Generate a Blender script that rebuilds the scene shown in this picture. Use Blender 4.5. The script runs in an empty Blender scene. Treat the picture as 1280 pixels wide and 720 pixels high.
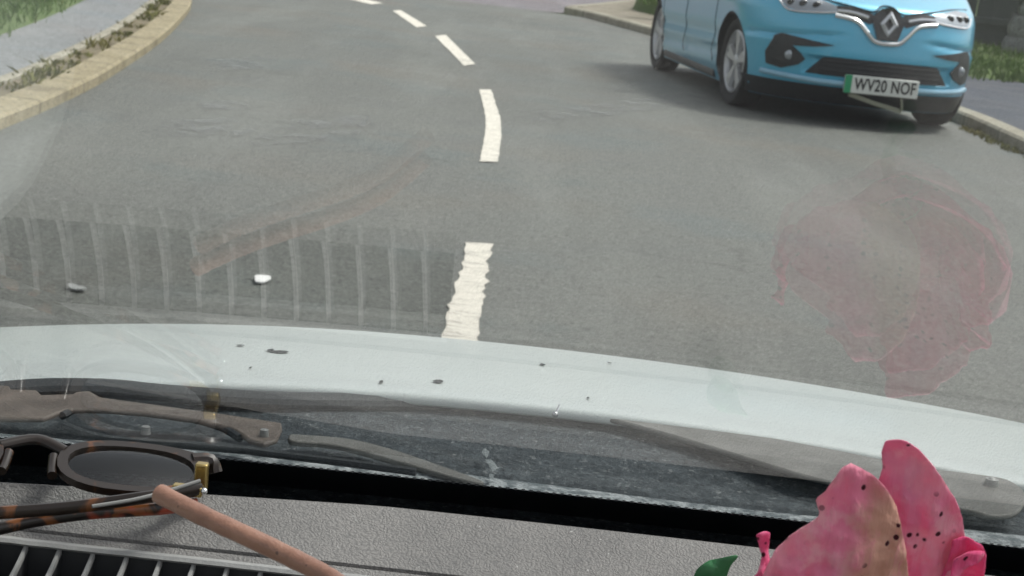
import bpy, bmesh, math, random
from mathutils import Vector, Matrix, noise
from mathutils.geometry import delaunay_2d_cdt
random.seed(7)
SC = bpy.context.scene
COL = SC.collection
R = math.radians

# ------------------------------------------------------------------ camera, sky, sun, exposure
CAM_H = 1.0671
PITCH, ROLL, FPX = 0.219561, 0.109195, 2000.0          # solved from the parked car's wheels and plate
Fv = Vector((0, math.cos(PITCH), -math.sin(PITCH)))
R0 = Vector((1, 0, 0)); U0 = R0.cross(Fv)
Rv = math.cos(ROLL) * R0 + math.sin(ROLL) * U0
Uv = -math.sin(ROLL) * R0 + math.cos(ROLL) * U0
C0 = Vector((0, 0, CAM_H))
cd = bpy.data.cameras.new('camera'); cam = bpy.data.objects.new('camera', cd); COL.objects.link(cam)
m = Matrix((Rv, Uv, -Fv)).transposed().to_4x4(); m.translation = C0
cam.matrix_world = m
cd.sensor_width = 36.0; cd.lens = 36.0 * FPX / 1280.0
cd.clip_start = 0.02; cd.clip_end = 2000
cd.dof.use_dof = True; cd.dof.focus_distance = 0.85; cd.dof.aperture_fstop = 38.0
SC.camera = cam

SUN_EL, SUN_AZ = 58.0, 62.0         # azimuth clockwise from +Y (ahead) towards +X (right)
w = bpy.data.worlds.new('World'); SC.world = w; w.use_nodes = True
nt = w.node_tree; nt.nodes.clear()
sky = nt.nodes.new('ShaderNodeTexSky'); sky.sky_type = 'NISHITA'; sky.sun_disc = False
sky.sun_elevation = R(SUN_EL); sky.sun_rotation = R(SUN_AZ)
sky.air_density = 1.0; sky.dust_density = 4.0; sky.ozone_density = 0.6
hs = nt.nodes.new('ShaderNodeHueSaturation'); hs.inputs['Saturation'].default_value = 0.22
bg = nt.nodes.new('ShaderNodeBackground'); bg.inputs[1].default_value = 0.15
wo = nt.nodes.new('ShaderNodeOutputWorld')
nt.links.new(sky.outputs[0], hs.inputs['Color']); nt.links.new(hs.outputs[0], bg.inputs[0]); nt.links.new(bg.outputs[0], wo.inputs[0])
sl = bpy.data.lights.new('sun', 'SUN'); sl.energy = 1.9; sl.angle = R(11); sl.color = (1, .96, .9)
so = bpy.data.objects.new('sun', sl); COL.objects.link(so)
sd = Vector((math.sin(R(SUN_AZ)) * math.cos(R(SUN_EL)), math.cos(R(SUN_AZ)) * math.cos(R(SUN_EL)), math.sin(R(SUN_EL))))
so.rotation_euler = (-sd).to_track_quat('-Z', 'Y').to_euler(); so.location = (8, -6, 20)
SC.view_settings.view_transform = 'Standard'; SC.view_settings.look = 'None'
SC.view_settings.exposure = 0.42; SC.view_settings.gamma = 1.0; SC.view_settings.use_curve_mapping = False
SC.render.engine = 'CYCLES'; SC.cycles.use_denoising = True
SC.cycles.transparent_max_bounces = 16; SC.cycles.max_bounces = 8

# ------------------------------------------------------------------ survey helpers: where a sight line meets a real surface
def ray(u, v):
    return Fv + Rv * ((u - 640) / FPX) + Uv * ((360 - v) / FPX)
def at_z(u, v, z):
    d = ray(u, v); return C0 + d * ((z - CAM_H) / d.z)
def at_y(u, v, y):
    d = ray(u, v); return C0 + d * (y / d.y)
def lerp(tab, t):
    if t <= tab[0][0]: return tab[0][1]
    for (a, x), (b, y) in zip(tab, tab[1:]):
        if t <= b: return x + (y - x) * (t - a) / (b - a)
    return tab[-1][1]

# ------------------------------------------------------------------ objects and materials
def put(o, parent=None):
    COL.objects.link(o)
    if parent: o.parent = parent
    return o
def obj(name, bm, mat, parent=None, smooth=True, bevel=0):
    me = bpy.data.meshes.new(name)
    bmesh.ops.recalc_face_normals(bm, faces=bm.faces)
    bm.to_mesh(me); bm.free()
    if smooth: me.polygons.foreach_set('use_smooth', [True] * len(me.polygons))
    for mm in (mat if isinstance(mat, (list, tuple)) else [mat]): me.materials.append(mm)
    o = bpy.data.objects.new(name, me); put(o, parent)
    if bevel:
        b = o.modifiers.new('bevel', 'BEVEL'); b.width = bevel; b.segments = 2; b.limit_method = 'ANGLE'; b.angle_limit = R(40)
    if smooth:
        try:
            me.set_sharp_from_angle(angle=R(38))
        except Exception: pass
    return o
def tag(o, label, cat=None, group=None, kind=None):
    o['label'] = label
    if cat: o['category'] = cat
    if group: o['group'] = group
    if kind: o['kind'] = kind
    return o
def thing(name, label, cat, loc=(0, 0, 0), rz=0, group=None):
    o = bpy.data.objects.new(name, None); o.empty_display_size = .1
    o.location = loc; o.rotation_euler = (0, 0, rz); put(o)
    return tag(o, label, cat, group)

class NT:
    def __init__(s, name):
        s.m = bpy.data.materials.new(name); s.m.use_nodes = True
        s.t = s.m.node_tree; s.b = s.t.nodes['Principled BSDF']; s.out = s.t.nodes['Material Output']
        s.tc = s.t.nodes.new('ShaderNodeTexCoord')
    def n(s, kind, **kw):
        x = s.t.nodes.new('ShaderNode' + kind)
        for k, v in kw.items(): setattr(x, k, v)
        return x
    def l(s, a, b): s.t.links.new(a, b)
    def noise(s, scale, detail=6, rough=.6, coord='Object', stretch=None, dist=0):
        x = s.n('TexNoise'); x.inputs['Scale'].default_value = scale; x.inputs['Detail'].default_value = detail
        x.inputs['Roughness'].default_value = rough; x.inputs['Distortion'].default_value = dist
        src = s.tc.outputs[coord]
        if stretch:
            mp = s.n('Mapping'); mp.inputs['Scale'].default_value = stretch; s.l(src, mp.inputs[0]); src = mp.outputs[0]
        s.l(src, x.inputs['Vector']); return x.outputs['Fac']
    def ramp(s, fac, stops):
        x = s.n('ValToRGB'); e = x.color_ramp.elements
        while len(e) < len(stops): e.new(.5)
        for k, (p, c) in enumerate(stops):
            e[k].position = p; e[k].color = (*c, 1) if len(c) == 3 else c
        s.l(fac, x.inputs[0]); return x.outputs[0]
    def fr(s, fac, a, b, c=0., d=1.):
        x = s.n('MapRange'); x.interpolation_type = 'SMOOTHSTEP'
        for i, v in zip((1, 2, 3, 4), (a, b, c, d)): x.inputs[i].default_value = v
        s.l(fac, x.inputs[0]); return x.outputs[0]
    def mix(s, fac, a, b, mode='MIX'):
        x = s.n('Mix', data_type='RGBA', blend_type=mode)
        for sock, v in ((x.inputs[0], fac), (x.inputs[6], a), (x.inputs[7], b)):
            if isinstance(v, (int, float)): sock.default_value = v
            elif isinstance(v, (tuple, list)): sock.default_value = (*v, 1)
            else: s.l(v, sock)
        return x.outputs[2]
    def math(s, op, a, b=0.):
        x = s.n('Math', operation=op)
        for sock, v in ((x.inputs[0], a), (x.inputs[1], b)):
            if isinstance(v, (int, float)): sock.default_value = v
            else: s.l(v, sock)
        return x.outputs[0]
    def bump(s, h, strength=.3, dist=.002):
        x = s.n('Bump'); x.inputs['Strength'].default_value = strength; x.inputs['Distance'].default_value = dist
        s.l(h, x.inputs['Height']); s.l(x.outputs[0], s.b.inputs['Normal'])
    def col(s, c):
        if isinstance(c, (tuple, list)): s.b.inputs['Base Color'].default_value = (*c, 1)
        else: s.l(c, s.b.inputs['Base Color'])
    def set(s, **kw):
        for k, v in kw.items():
            k = {'rough': 'Roughness', 'metal': 'Metallic', 'spec': 'Specular IOR Level', 'coat': 'Coat Weight', 'coatr': 'Coat Roughness', 'trans': 'Transmission Weight', 'alpha': 'Alpha'}[k]
            if isinstance(v, (int, float)): s.b.inputs[k].default_value = v
            else: s.l(v, s.b.inputs[k])
        return s

def simple(name, c, rough=.5, metal=0., spec=.5, coat=0., var=.15, scale=30., bump=0., bscale=400., bdist=.001):
    t = NT(name)
    f = t.noise(scale, 5)
    t.col(t.mix(f, tuple(x * (1 - var) for x in c), tuple(min(1, x * (1 + var)) for x in c)))
    t.set(rough=rough, metal=metal, spec=spec, coat=coat)
    if bump: t.bump(t.noise(bscale, 3), bump, bdist)
    return t.m

def mat_asphalt(name, base, warm=0.):
    t = NT(name)
    big = t.noise(.22, 4, .55); mid = t.noise(2.2, 6, .65); fine = t.noise(70, 4, .7); grit = t.noise(190, 2, .6)
    streak = t.noise(1.0, 5, .6, stretch=(1.6, .22, 1))
    clump = t.noise(24, 5, .7)
    c = t.ramp(t.math('ADD', t.math('MULTIPLY', big, .45), t.math('MULTIPLY', mid, .55)),
               [(.36, tuple(b * .66 for b in base)), (.5, base), (.66, tuple(b * 1.32 for b in base))])
    warmv = t.noise(.6, 3, .5); c = t.mix(t.fr(warmv, .5, .68, 0, .55), c, (base[0] * 1.22, base[1] * 1.02, base[2] * .90)); c = t.mix(t.fr(t.noise(.9, 4, .6), .52, .66, 0, .55), c, (base[0] * .80, base[1] * .98, base[2] * 1.08))
    c = t.mix(t.fr(streak, .46, .66, 0, .7), c, tuple(b * 1.45 for b in base))
    c = t.mix(t.fr(clump, .52, .66, 0, .6), c, tuple(b * 1.6 for b in base))
    c = t.mix(t.fr(clump, .47, .34, 0, .7), c, tuple(b * .50 for b in base))
    c = t.mix(t.fr(fine, .52, .66, 0, .8), c, tuple(b * 1.9 for b in base))
    c = t.mix(t.fr(fine, .47, .34, 0, .85), c, tuple(b * .35 for b in base))
    c = t.mix(t.fr(grit, .60, .68, 0, .7), c, tuple(min(.6, b * 2.8) for b in base))
    crack = t.n('TexVoronoi', feature='DISTANCE_TO_EDGE'); crack.inputs['Scale'].default_value = .55
    mp = t.n('VectorMath', operation='ADD'); nz = t.n('TexNoise'); nz.inputs['Scale'].default_value = 1.4; nz.inputs['Detail'].default_value = 6
    t.l(t.tc.outputs['Object'], nz.inputs['Vector']); t.l(t.tc.outputs['Object'], mp.inputs[0]); t.l(nz.outputs['Color'], mp.inputs[1]); t.l(mp.outputs[0], crack.inputs['Vector'])
    t.col(t.mix(t.math('MULTIPLY', t.fr(crack.outputs['Distance'], .006, .0, 0, .5), t.fr(t.noise(.5, 2), .5, .6)), c, tuple(b * .4 for b in base)))
    t.set(rough=t.fr(mid, .3, .7, .62, .85), spec=.4)
    t.bump(t.math('ADD', t.math('MULTIPLY', fine, .6), t.math('MULTIPLY', grit, .5)), .55, .006)
    return t.m

M = {}
M['asphalt'] = mat_asphalt('road asphalt', (.113, .118, .107))
M['asphalt_purple'] = mat_asphalt('side road asphalt', (.150, .134, .143))
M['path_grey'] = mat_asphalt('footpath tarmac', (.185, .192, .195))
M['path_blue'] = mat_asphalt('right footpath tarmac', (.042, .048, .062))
def mat_paint(name):
    t = NT(name)
    wear = t.noise(16, 7, .72, stretch=(1, 2.4, 1)); fine = t.noise(140, 3)
    c = t.mix(t.fr(wear, .5, .72), (.74, .70, .61), (.52, .48, .41))
    c = t.mix(t.fr(fine, .54, .66, 0, .6), c, (.26, .25, .22)); c = t.mix(t.fr(t.noise(9, 8, .75, stretch=(.5, 3.2, 1)), .53, .60, 0, .75), c, (.17, .165, .15))
    t.col(c); t.set(rough=.7)
    t.bump(wear, .4, .004); return t.m
M['paint'] = mat_paint('worn road paint')
def mat_kerb(name, a, b, d, joints=False):
    t = NT(name)
    f = t.noise(7, 7, .7); g = t.noise(55, 4, .7); s = t.noise(2.0, 5, .6)
    c = t.mix(t.fr(f, .35, .65), a, b); c = t.mix(t.fr(g, .48, .62, 0, .75), c, d); c = t.mix(t.fr(s, .52, .66, 0, .6), c, d)
    wv = t.n('TexWave', wave_type='BANDS', bands_direction='Y'); wv.inputs['Scale'].default_value = .34; wv.inputs['Distortion'].default_value = .2; t.l(t.tc.outputs['Object'], wv.inputs['Vector'])
    if joints: c = t.mix(t.fr(wv.outputs['Fac'], .006, .001, 0, .45), c, tuple(x * .4 for x in d))
    t.col(c); t.set(rough=.9, spec=.2); t.bump(g, .5, .006); return t.m
M['kerb'] = mat_kerb('weathered kerb stone', (.31, .265, .165), (.39, .34, .23), (.15, .125, .08), True)
M['kerb_pale'] = mat_kerb('pale edging stone', (.31, .29, .23), (.40, .38, .31), (.18, .16, .12), True)
M['dirt'] = mat_kerb('dirt in the gutter', (.16, .14, .09), (.24, .20, .13), (.07, .06, .04))
M['stone'] = mat_kerb('grey wall stone', (.19, .20, .195), (.28, .285, .27), (.08, .085, .08))
def mat_green(name, a, b, c3):
    t = NT(name)
    oi = t.n('ObjectInfo'); f = t.noise(1.1, 4, .6); g = t.noise(9, 5)
    c = t.mix(t.fr(f, .35, .65), a, b); c = t.mix(t.fr(g, .55, .7, 0, .6), c, c3); t.col(c); t.set(rough=.75, spec=.25)
    return t.m
M['grass'] = mat_green('grass blades', (.085, .15, .035), (.12, .19, .05), (.19, .20, .08))
M['turf'] = mat_green('turf soil', (.07, .115, .03), (.095, .14, .04), (.13, .13, .06))
M['weed'] = mat_green('gutter weeds', (.12, .13, .03), (.20, .18, .05), (.07, .10, .03))
M['wood_dark'] = simple('dark weathered fence wood', (.085, .095, .095), .8, scale=8, bump=.4, bscale=40)

# ------------------------------------------------------------------ bmesh helpers
def strip(bm, left, right, z):
    a = [bm.verts.new((p[0], p[1], z)) for p in left]; b = [bm.verts.new((p[0], p[1], z)) for p in right]
    for i in range(len(a) - 1): bm.faces.new((a[i], b[i], b[i + 1], a[i + 1]))
def sweep(bm, path, prof, closed=False):
    """profile points (out, z) swept along a plan path of (x, y, nx, ny)"""
    rows = [[bm.verts.new((x + nx * o, y + ny * o, z)) for o, z in prof] for x, y, nx, ny in path]
    for a, b in zip(rows, rows[1:]):
        for i in range(len(prof) - 1): bm.faces.new((a[i], a[i + 1], b[i + 1], b[i]))
    for r_ in (rows[0], rows[-1]):
        if len(prof) > 2: bm.faces.new(r_)
def box(bm, lo, hi, rot=None, org=None):
    vs = []
    for x in (lo[0], hi[0]):
        for y in (lo[1], hi[1]):
            for z in (lo[2], hi[2]):
                p = Vector((x, y, z))
                if rot is not None: p = rot @ p
                if org is not None: p = p + Vector(org)
                vs.append(bm.verts.new(p))
    for f in ((0, 1, 3, 2), (4, 6, 7, 5), (0, 4, 5, 1), (2, 3, 7, 6), (0, 2, 6, 4), (1, 5, 7, 3)): bm.faces.new([vs[i] for i in f])
def tube(bm, pts, rad, seg=12, flat=None, cap=True):
    pts = [Vector(p) for p in pts]; rows = []
    up = Vector((0, 0, 1))
    for i, p in enumerate(pts):
        t = (pts[min(i + 1, len(pts) - 1)] - pts[max(i - 1, 0)]).normalized()
        s = t.cross(up)
        if s.length < 1e-4: s = t.cross(Vector((1, 0, 0)))
        s.normalize(); q = s.cross(t).normalized()
        r = rad[i] if isinstance(rad, (list, tuple)) else rad
        rs, rq = (r, r) if flat is None else (r * flat[0], r * flat[1])
        rows.append([bm.verts.new(p + s * rs * math.cos(2 * math.pi * k / seg) + q * rq * math.sin(2 * math.pi * k / seg)) for k in range(seg)])
    for a, b in zip(rows, rows[1:]):
        for k in range(seg): bm.faces.new((a[k], a[(k + 1) % seg], b[(k + 1) % seg], b[k]))
    if cap: bm.faces.new(rows[0]); bm.faces.new(rows[-1])
def smooth_path(pts, n=8):
    pts = [Vector(p) for p in pts]; out = []
    for i in range(len(pts) - 1):
        p0 = pts[max(i - 1, 0)]; p1 = pts[i]; p2 = pts[i + 1]; p3 = pts[min(i + 2, len(pts) - 1)]
        for k in range(n):
            t = k / n
            out.append(.5 * ((2 * p1) + (p2 - p0) * t + (2 * p0 - 5 * p1 + 4 * p2 - p3) * t * t + (3 * p1 - p0 - 3 * p2 + p3) * t ** 3))
    out.append(pts[-1]); return out
def lathe(bm, prof, seg=32, axis='Y'):
    rows = []
    for r, a in prof:
        row = []
        for k in range(seg):
            th = 2 * math.pi * k / seg
            row.append(bm.verts.new((r * math.cos(th), a, r * math.sin(th))))
        rows.append(row)
    for a, b in zip(rows, rows[1:]):
        for k in range(seg): bm.faces.new((a[k], a[(k + 1) % seg], b[(k + 1) % seg], b[k]))
    return rows
def densify(poly, step):
    out = []
    for i, p in enumerate(poly):
        q = poly[(i + 1) % len(poly)]; L = math.dist(p, q); n = max(1, int(L / step))
        out += [(p[0] + (q[0] - p[0]) * k / n, p[1] + (q[1] - p[1]) * k / n) for k in range(n)]
    return out
def in_poly(p, poly):
    c = False
    for i in range(len(poly)):
        (x1, y1), (x2, y2) = poly[i], poly[i - 1]
        if (y1 > p[1]) != (y2 > p[1]) and p[0] < (x2 - x1) * (p[1] - y1) / (y2 - y1) + x1: c = not c
    return c
def patch(bm, poly, step, fn, back=None, thick=.01):
    """fill a plan polygon with a fine mesh, map it with fn(a, b, offset) and give it depth"""
    poly = densify(poly, step)
    pts = [Vector(p) for p in poly]; n0 = len(pts)
    xs = [p[0] for p in poly]; ys = [p[1] for p in poly]
    nx = int((max(xs) - min(xs)) / step) + 1; ny = int((max(ys) - min(ys)) / step) + 1
    for i in range(nx + 1):
        for j in range(ny + 1):
            p = (min(xs) + i * step + (.5 * step if j % 2 else 0), min(ys) + j * step)
            if in_poly(p, poly) and min(math.dist(p, q) for q in poly) > .45 * step: pts.append(Vector(p))
    v2, e2, f2, *_ = delaunay_2d_cdt(pts, [], [list(range(n0))], 1, 1e-7)
    top = [bm.verts.new(fn(p[0], p[1], 0.)) for p in v2]
    for f in f2:
        try: bm.faces.new([top[i] for i in f])
        except ValueError: pass
    if thick:
        ring = []
        for p in poly:
            k = min(range(len(v2)), key=lambda i: (v2[i] - Vector(p)).length_squared); ring.append(k)
        low = [bm.verts.new(fn(v2[k][0], v2[k][1], -thick)) for k in ring]
        for i in range(len(ring)):
            j = (i + 1) % len(ring)
            if ring[i] != ring[j]:
                try: bm.faces.new((top[ring[i]], top[ring[j]], low[j], low[i]))
                except ValueError: pass
def arr_normals(path):
    out = []
    for i, p in enumerate(path):
        a = path[max(i - 1, 0)]; b = path[min(i + 1, len(path) - 1)]
        d = Vector((b[0] - a[0], b[1] - a[1])).normalized(); out.append((p[0], p[1], -d.y, d.x))
    return out
def sp2(pts, n=8):
    return [(p.x, p.y) for p in smooth_path([(a, b, 0) for a, b in pts], n)]

# ------------------------------------------------------------------ ground, road, kerbs, paths
bm = bmesh.new(); strip(bm, [(-300, -60), (-300, 600)], [(300, -60), (300, 600)], -.012)
tag(obj('ground', bm, M['turf'], smooth=False), 'open grassy ground around the road', kind='structure')

edgeL = sp2([(-2.6, -12), (-2.3, -2), (-2.21, 3), (-2.24, 6.5), (-2.33, 8.3), (-2.46, 9.55), (-2.70, 11.5), (-3.04, 13.7), (-3.42, 15.8), (-3.95, 17.8), (-5.2, 20.3), (-8.2, 23.8), (-14, 28.5), (-26, 36)])
edgeR = sp2([(3.2, -12), (3.3, 0), (3.25, 8), (3.22, 10.5), (3.2, 12.3), (2.95, 14.3), (2.3, 16.9), (1.40, 19.3), (1.05, 20.5), (.62, 22.0), (.30, 22.7)])
edgeT = sp2([(.30, 22.7), (-.31, 22.62), (-1.34, 22.85), (-3.2, 24.3), (-7, 27.8), (-13, 33), (-25, 41)])
edgeF = edgeR + edgeT[1:]
bm = bmesh.new()
n = 60
def resample(path, n):
    L = [0]
    for a, b in zip(path, path[1:]): L.append(L[-1] + math.dist(a, b))
    out = []; j = 0
    for k in range(n + 1):
        s = L[-1] * k / n
        while j < len(L) - 2 and L[j + 1] < s: j += 1
        t = (s - L[j]) / max(1e-9, L[j + 1] - L[j]); out.append((path[j][0] + (path[j + 1][0] - path[j][0]) * t, path[j][1] + (path[j + 1][1] - path[j][1]) * t))
    return out
strip(bm, resample(edgeL, n), resample(edgeF, n), 0)
tag(obj('road', bm, M['asphalt'], smooth=False), 'grey tarmac road bending away to the left', kind='structure')
bm = bmesh.new(); strip(bm, [(-25, 41), (-13, 33), (-7, 27.8), (-3.2, 24.3), (-1.34, 22.86), (-.31, 22.63), (.30, 22.71)], [(-25, 90), (-13, 80), (-7, 70), (-1, 60), (2.6, 44), (1.85, 31), (1.0, 26)], -.004)
tag(obj('side_road', bm, M['asphalt_purple'], smooth=False), 'purplish tarmac of the side road beyond the bend', kind='structure')

pL = arr_normals(edgeL)
def off(path, d): return [(x + nx * d, y + ny * d) for x, y, nx, ny in path]
bm = bmesh.new(); sweep(bm, pL, [(0.002, -.01), (0.0, .050), (.014, .062), (.17, .066), (.17, -.01)])
kl = obj('kerb', bm, M['kerb']); tag(kl, 'tan weathered kerb along the left side of the road', 'kerb', kind='structure')
bm = bmesh.new(); sweep(bm, pL, [(.17, .048), (.31, .052)])
tag(obj('gutter_soil', bm, M['dirt']), 'dirt strip between the left kerb and its pale edging', kind='structure')
bm = bmesh.new(); sweep(bm, pL, [(.31, -.01), (.31, .066), (.32, .072), (.37, .072), (.37, -.01)])
tag(obj('edging_stone', bm, M['kerb_pale']), 'pale edging stones of the left footpath', 'edging', kind='structure')
bm = bmesh.new(); sweep(bm, pL, [(.36, .064), (.86, .070)])
tag(obj('footpath', bm, M['path_grey'], smooth=False), 'grey footpath along the left kerb', kind='structure')
bm = bmesh.new(); sweep(bm, pL, [(.86, .060), (.92, .090), (6, .16), (14, .2)])
tag(obj('grass_verge', bm, M['turf']), 'grass verge beside the left footpath', kind='structure')

pR = arr_normals(edgeR)
bm = bmesh.new(); sweep(bm, pR, [(-.0, -.01), (-.0, .075), (-.018, .092), (-.15, .096), (-.15, -.01)])
tag(obj('kerb', bm, M['kerb_pale']), 'pale kerb under the nearside of the blue car', 'kerb', kind='structure')
corner = sp2([(.30, 22.7), (.42, 23.4), (1.0, 26), (1.9, 31.3), (3.2, 44)])
pC = arr_normals(corner)
bm = bmesh.new(); sweep(bm, pC, [(-.0, -.01), (-.0, .08), (-.015, .095), (-.16, .098), (-.16, -.01)])
tag(obj('kerb', bm, M['kerb_pale']), 'pale kerb curving into the side road beyond the blue car', 'kerb', kind='structure')
grassR = [(9, 4), (6.6, 10), (5.6, 15), (5.12, 17.0), (4.41, 16.6), (3.6, 17.3), (2.7, 19.6), (1.9, 22.2), (1.35, 23.9), (1.5, 25.6), (2.2, 31), (3.5, 44)]
a = resample([(x + nx * -.15, y + ny * -.15) for x, y, nx, ny in pR] + [(x + nx * -.16, y + ny * -.16) for x, y, nx, ny in pC[2:]], 90)
near_i = [p for p in a if p[1] < 17.2]; far_i = [p for p in a if p[1] >= 16.6]
gR = sp2([(9, -12)] + grassR, 6)
bm = bmesh.new()
cut = 17.0
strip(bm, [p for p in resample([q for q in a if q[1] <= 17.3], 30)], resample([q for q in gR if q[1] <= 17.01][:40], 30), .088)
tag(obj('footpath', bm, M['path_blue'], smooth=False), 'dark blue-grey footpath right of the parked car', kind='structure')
verge = mat_kerb('bare verge', (.24, .21, .17), (.30, .27, .22), (.17, .16, .11))
bm = bmesh.new(); strip(bm, resample([q for q in a if q[1] >= 16.8], 30), resample([(4.41, 16.6), (3.6, 17.3), (2.7, 19.6), (1.9, 22.2), (1.35, 23.9), (1.5, 25.6), (2.2, 31), (3.5, 44)], 30), .092)
tag(obj('bare_verge', bm, verge, smooth=False), 'bare tan verge behind the parked car', kind='structure')
def bank(x, y):
    return .086 + max(0, (y - 16.6)) * .03 + .04 * noise.noise((x * .6, y * .6, 3))
bm = bmesh.new()
ga = resample([q for q in sp2(grassR, 6)], 80)
rows = []
for k, (x, y) in enumerate(ga):
    rows.append([bm.verts.new((x + d * (1 if y < 17.1 else .95), y + d * (.25 if y < 17.1 else .3), (.07 if d == 0 else bank(x + d, y + d * .3)) if y > 12 else .08)) for d in (0, .08, .6, 1.5, 3, 6, 12, 25)])
for p, q in zip(rows, rows[1:]):
    for i in range(7): bm.faces.new((p[i], p[i + 1], q[i + 1], q[i]))
tag(obj('grass_bank', bm, M['turf']), 'rough grass bank beyond the right footpath', kind='structure')

# painted centre line: each dash lies on the road
dashes = [[(-.165, 2.4), (-.06, 2.4), (-.088, 5.42), (-.172, 5.40)],
          [(-.212, 7.37), (-.130, 7.42), (-.165, 9.0), (-.285, 10.77), (-.362, 10.70), (-.25, 9.0)],
          [(-.555, 12.40), (-.480, 12.66), (-.905, 15.62), (-.985, 15.28)],
          [(-1.235, 16.22), (-1.165, 16.62), (-1.655, 18.98), (-1.72, 18.68)],
          [(-2.06, 19.5), (-1.97, 20.05), (-3.3, 22.4), (-3.45, 22.1)]]
dlab = ['worn white centre line dash running under the near bonnet edge', 'bright white centre line dash in mid road, second from the bonnet',
        'slanting white centre line dash level with the rear wheel of the blue car', 'fourth white centre line dash, on the bend at the top', 'thin far white centre line dash cut by the top of the photo']
for P_, lb in zip(dashes, dlab):
    bm = bmesh.new()
    poly = densify(P_, .05) if len(P_) == 4 else densify(sp2(P_[:1] + [P_[5], P_[4]], 8) + sp2([P_[3], P_[2], P_[1]], 8), .05)
    poly = [(x + (.020 if P_ is dashes[0] else .008) * noise.noise((x * 25, y * 14, 1)), y + .010 * noise.noise((x * 25, y * 25, 5))) for x, y in poly]
    bm.faces.new([bm.verts.new((x, y, .005)) for x, y in poly])
    tag(obj('centre_line_dash', bm, M['paint'], smooth=False), lb, 'road marking', 'white dashes of the centre line', 'structure')
# pale worn scuffs in the left lane
t = NT('pale scuff'); uvn = t.n('UVMap'); sx = t.n('SeparateXYZ'); t.l(uvn.outputs[0], sx.inputs[0])
def hump(o): return t.math('MULTIPLY', t.math('MULTIPLY', o, t.math('SUBTRACT', 1., o)), 4.)
al = t.math('MULTIPLY', hump(sx.outputs[0]), hump(sx.outputs[1])); al = t.math('MULTIPLY', al, t.fr(t.noise(5, 7, .75), .40, .66, 0, .62))
t.col((.24, .25, .245)); t.set(rough=.6, alpha=al)
M['scuff'] = t.m
bm = bmesh.new(); uvl = bm.loops.layers.uv.new('UVMap')
for (u0, v0, u1, v1, th) in ((250, 84, 350, 76, 9), (190, 162, 300, 157, 12), (270, 176, 330, 156, 6), (300, 176, 460, 168, 8), (330, 158, 470, 150, 8), (245, 134, 330, 129, 7), (440, 170, 462, 148, 7), (640, 150, 900, 120, 10)):
    A = [at_z(u0, v0 - th, .004), at_z(u1, v1 - th, .004), at_z(u1, v1 + th, .004), at_z(u0, v0 + th, .004)]
    f = bm.faces.new([bm.verts.new((p.x, p.y, .004 + .0003 * th)) for p in A])
    for lp, q in zip(f.loops, ((0, 1), (1, 1), (1, 0), (0, 0))): lp[uvl].uv = q
tag(obj('road_scuff', bm, M['scuff'], smooth=False), 'faint pale scuffs worn into the road surface', kind='structure')

# grass and gutter weeds
def blades(bm, x, y, z, h, wd, n, spread, lean=.5):
    for _ in range(n):
        px, py = x + random.gauss(0, spread), y + random.gauss(0, spread); a = random.uniform(0, 6.283); hh = h * random.uniform(.5, 1.25)
        lx, ly = random.gauss(0, lean) * hh, random.gauss(0, lean) * hh; dx, dy = math.cos(a) * wd, math.sin(a) * wd
        v = [bm.verts.new(p) for p in ((px - dx, py - dy, z - .01), (px + dx, py + dy, z - .01), (px + lx * .45 + dx * .7, py + ly * .45 + dy * .7, z + hh * .6), (px + lx, py + ly, z + hh * .95), (px + lx * .45 - dx * .7, py + ly * .45 - dy * .7, z + hh * .6))]
        bm.faces.new(v)
bm = bmesh.new()
for _ in range(5200):
    i = random.randrange(20, len(pL)); x, y, nx, ny = pL[i]; d = .88 + abs(random.gauss(0, 1.3)); s = random.uniform(0, .5)
    blades(bm, x + nx * d + s * ny, y + ny * d - s * nx, .10 + .01 * d, .06, .006, 3, .08)
for _ in range(6500):
    k = random.randrange(22, len(ga)); x, y = ga[k]; d = abs(random.gauss(0, 2.2)); s = random.uniform(-.3, .3)
    blades(bm, x + d * .95 + s, y + d * .3 + s, bank(x + d, y + d * .3), .11, .010, 4, .12)
tag(obj('grass', bm, M['grass'], smooth=False), 'rough green grass growing on the verges', 'grass', kind='stuff')
bm = bmesh.new()
for i in range(len(pL) - 1):
    x, y, nx, ny = pL[i]; x2, y2 = pL[i + 1][:2]
    if y < 5 or y > 22: continue
    for _ in range(int(30 * math.dist((x, y), (x2, y2)))):
        s = random.random(); d = random.uniform(.16, .33); px = x + (x2 - x) * s + nx * d; py = y + (y2 - y) * s + ny * d
        q = noise.noise((px * 2.1, py * 2.1, 0))
        if q > -.05: blades(bm, px, py, .050, .025 + .08 * (q + .05), .008, 5, .02, .8)
for i in range(len(pR) - 1):
    x, y, nx, ny = pR[i]; x2, y2 = pR[i + 1][:2]
    if y < 6 or y > 15: continue
    for _ in range(int(60 * math.dist((x, y), (x2, y2)))):
        s = random.random(); d = random.uniform(-.01, .10); px = x + (x2 - x) * s + nx * d; py = y + (y2 - y) * s + ny * d
        q = noise.noise((px * 2.3, py * 2.3, 4))
        if q > -.1: blades(bm, px, py, .0, .02 + .04 * (q + .1), .007, 4, .02, .9)
tag(obj('gutter_weeds', bm, M['weed'], smooth=False), 'low yellow-green weeds growing in the kerb gutters', 'weeds', kind='stuff')

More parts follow.
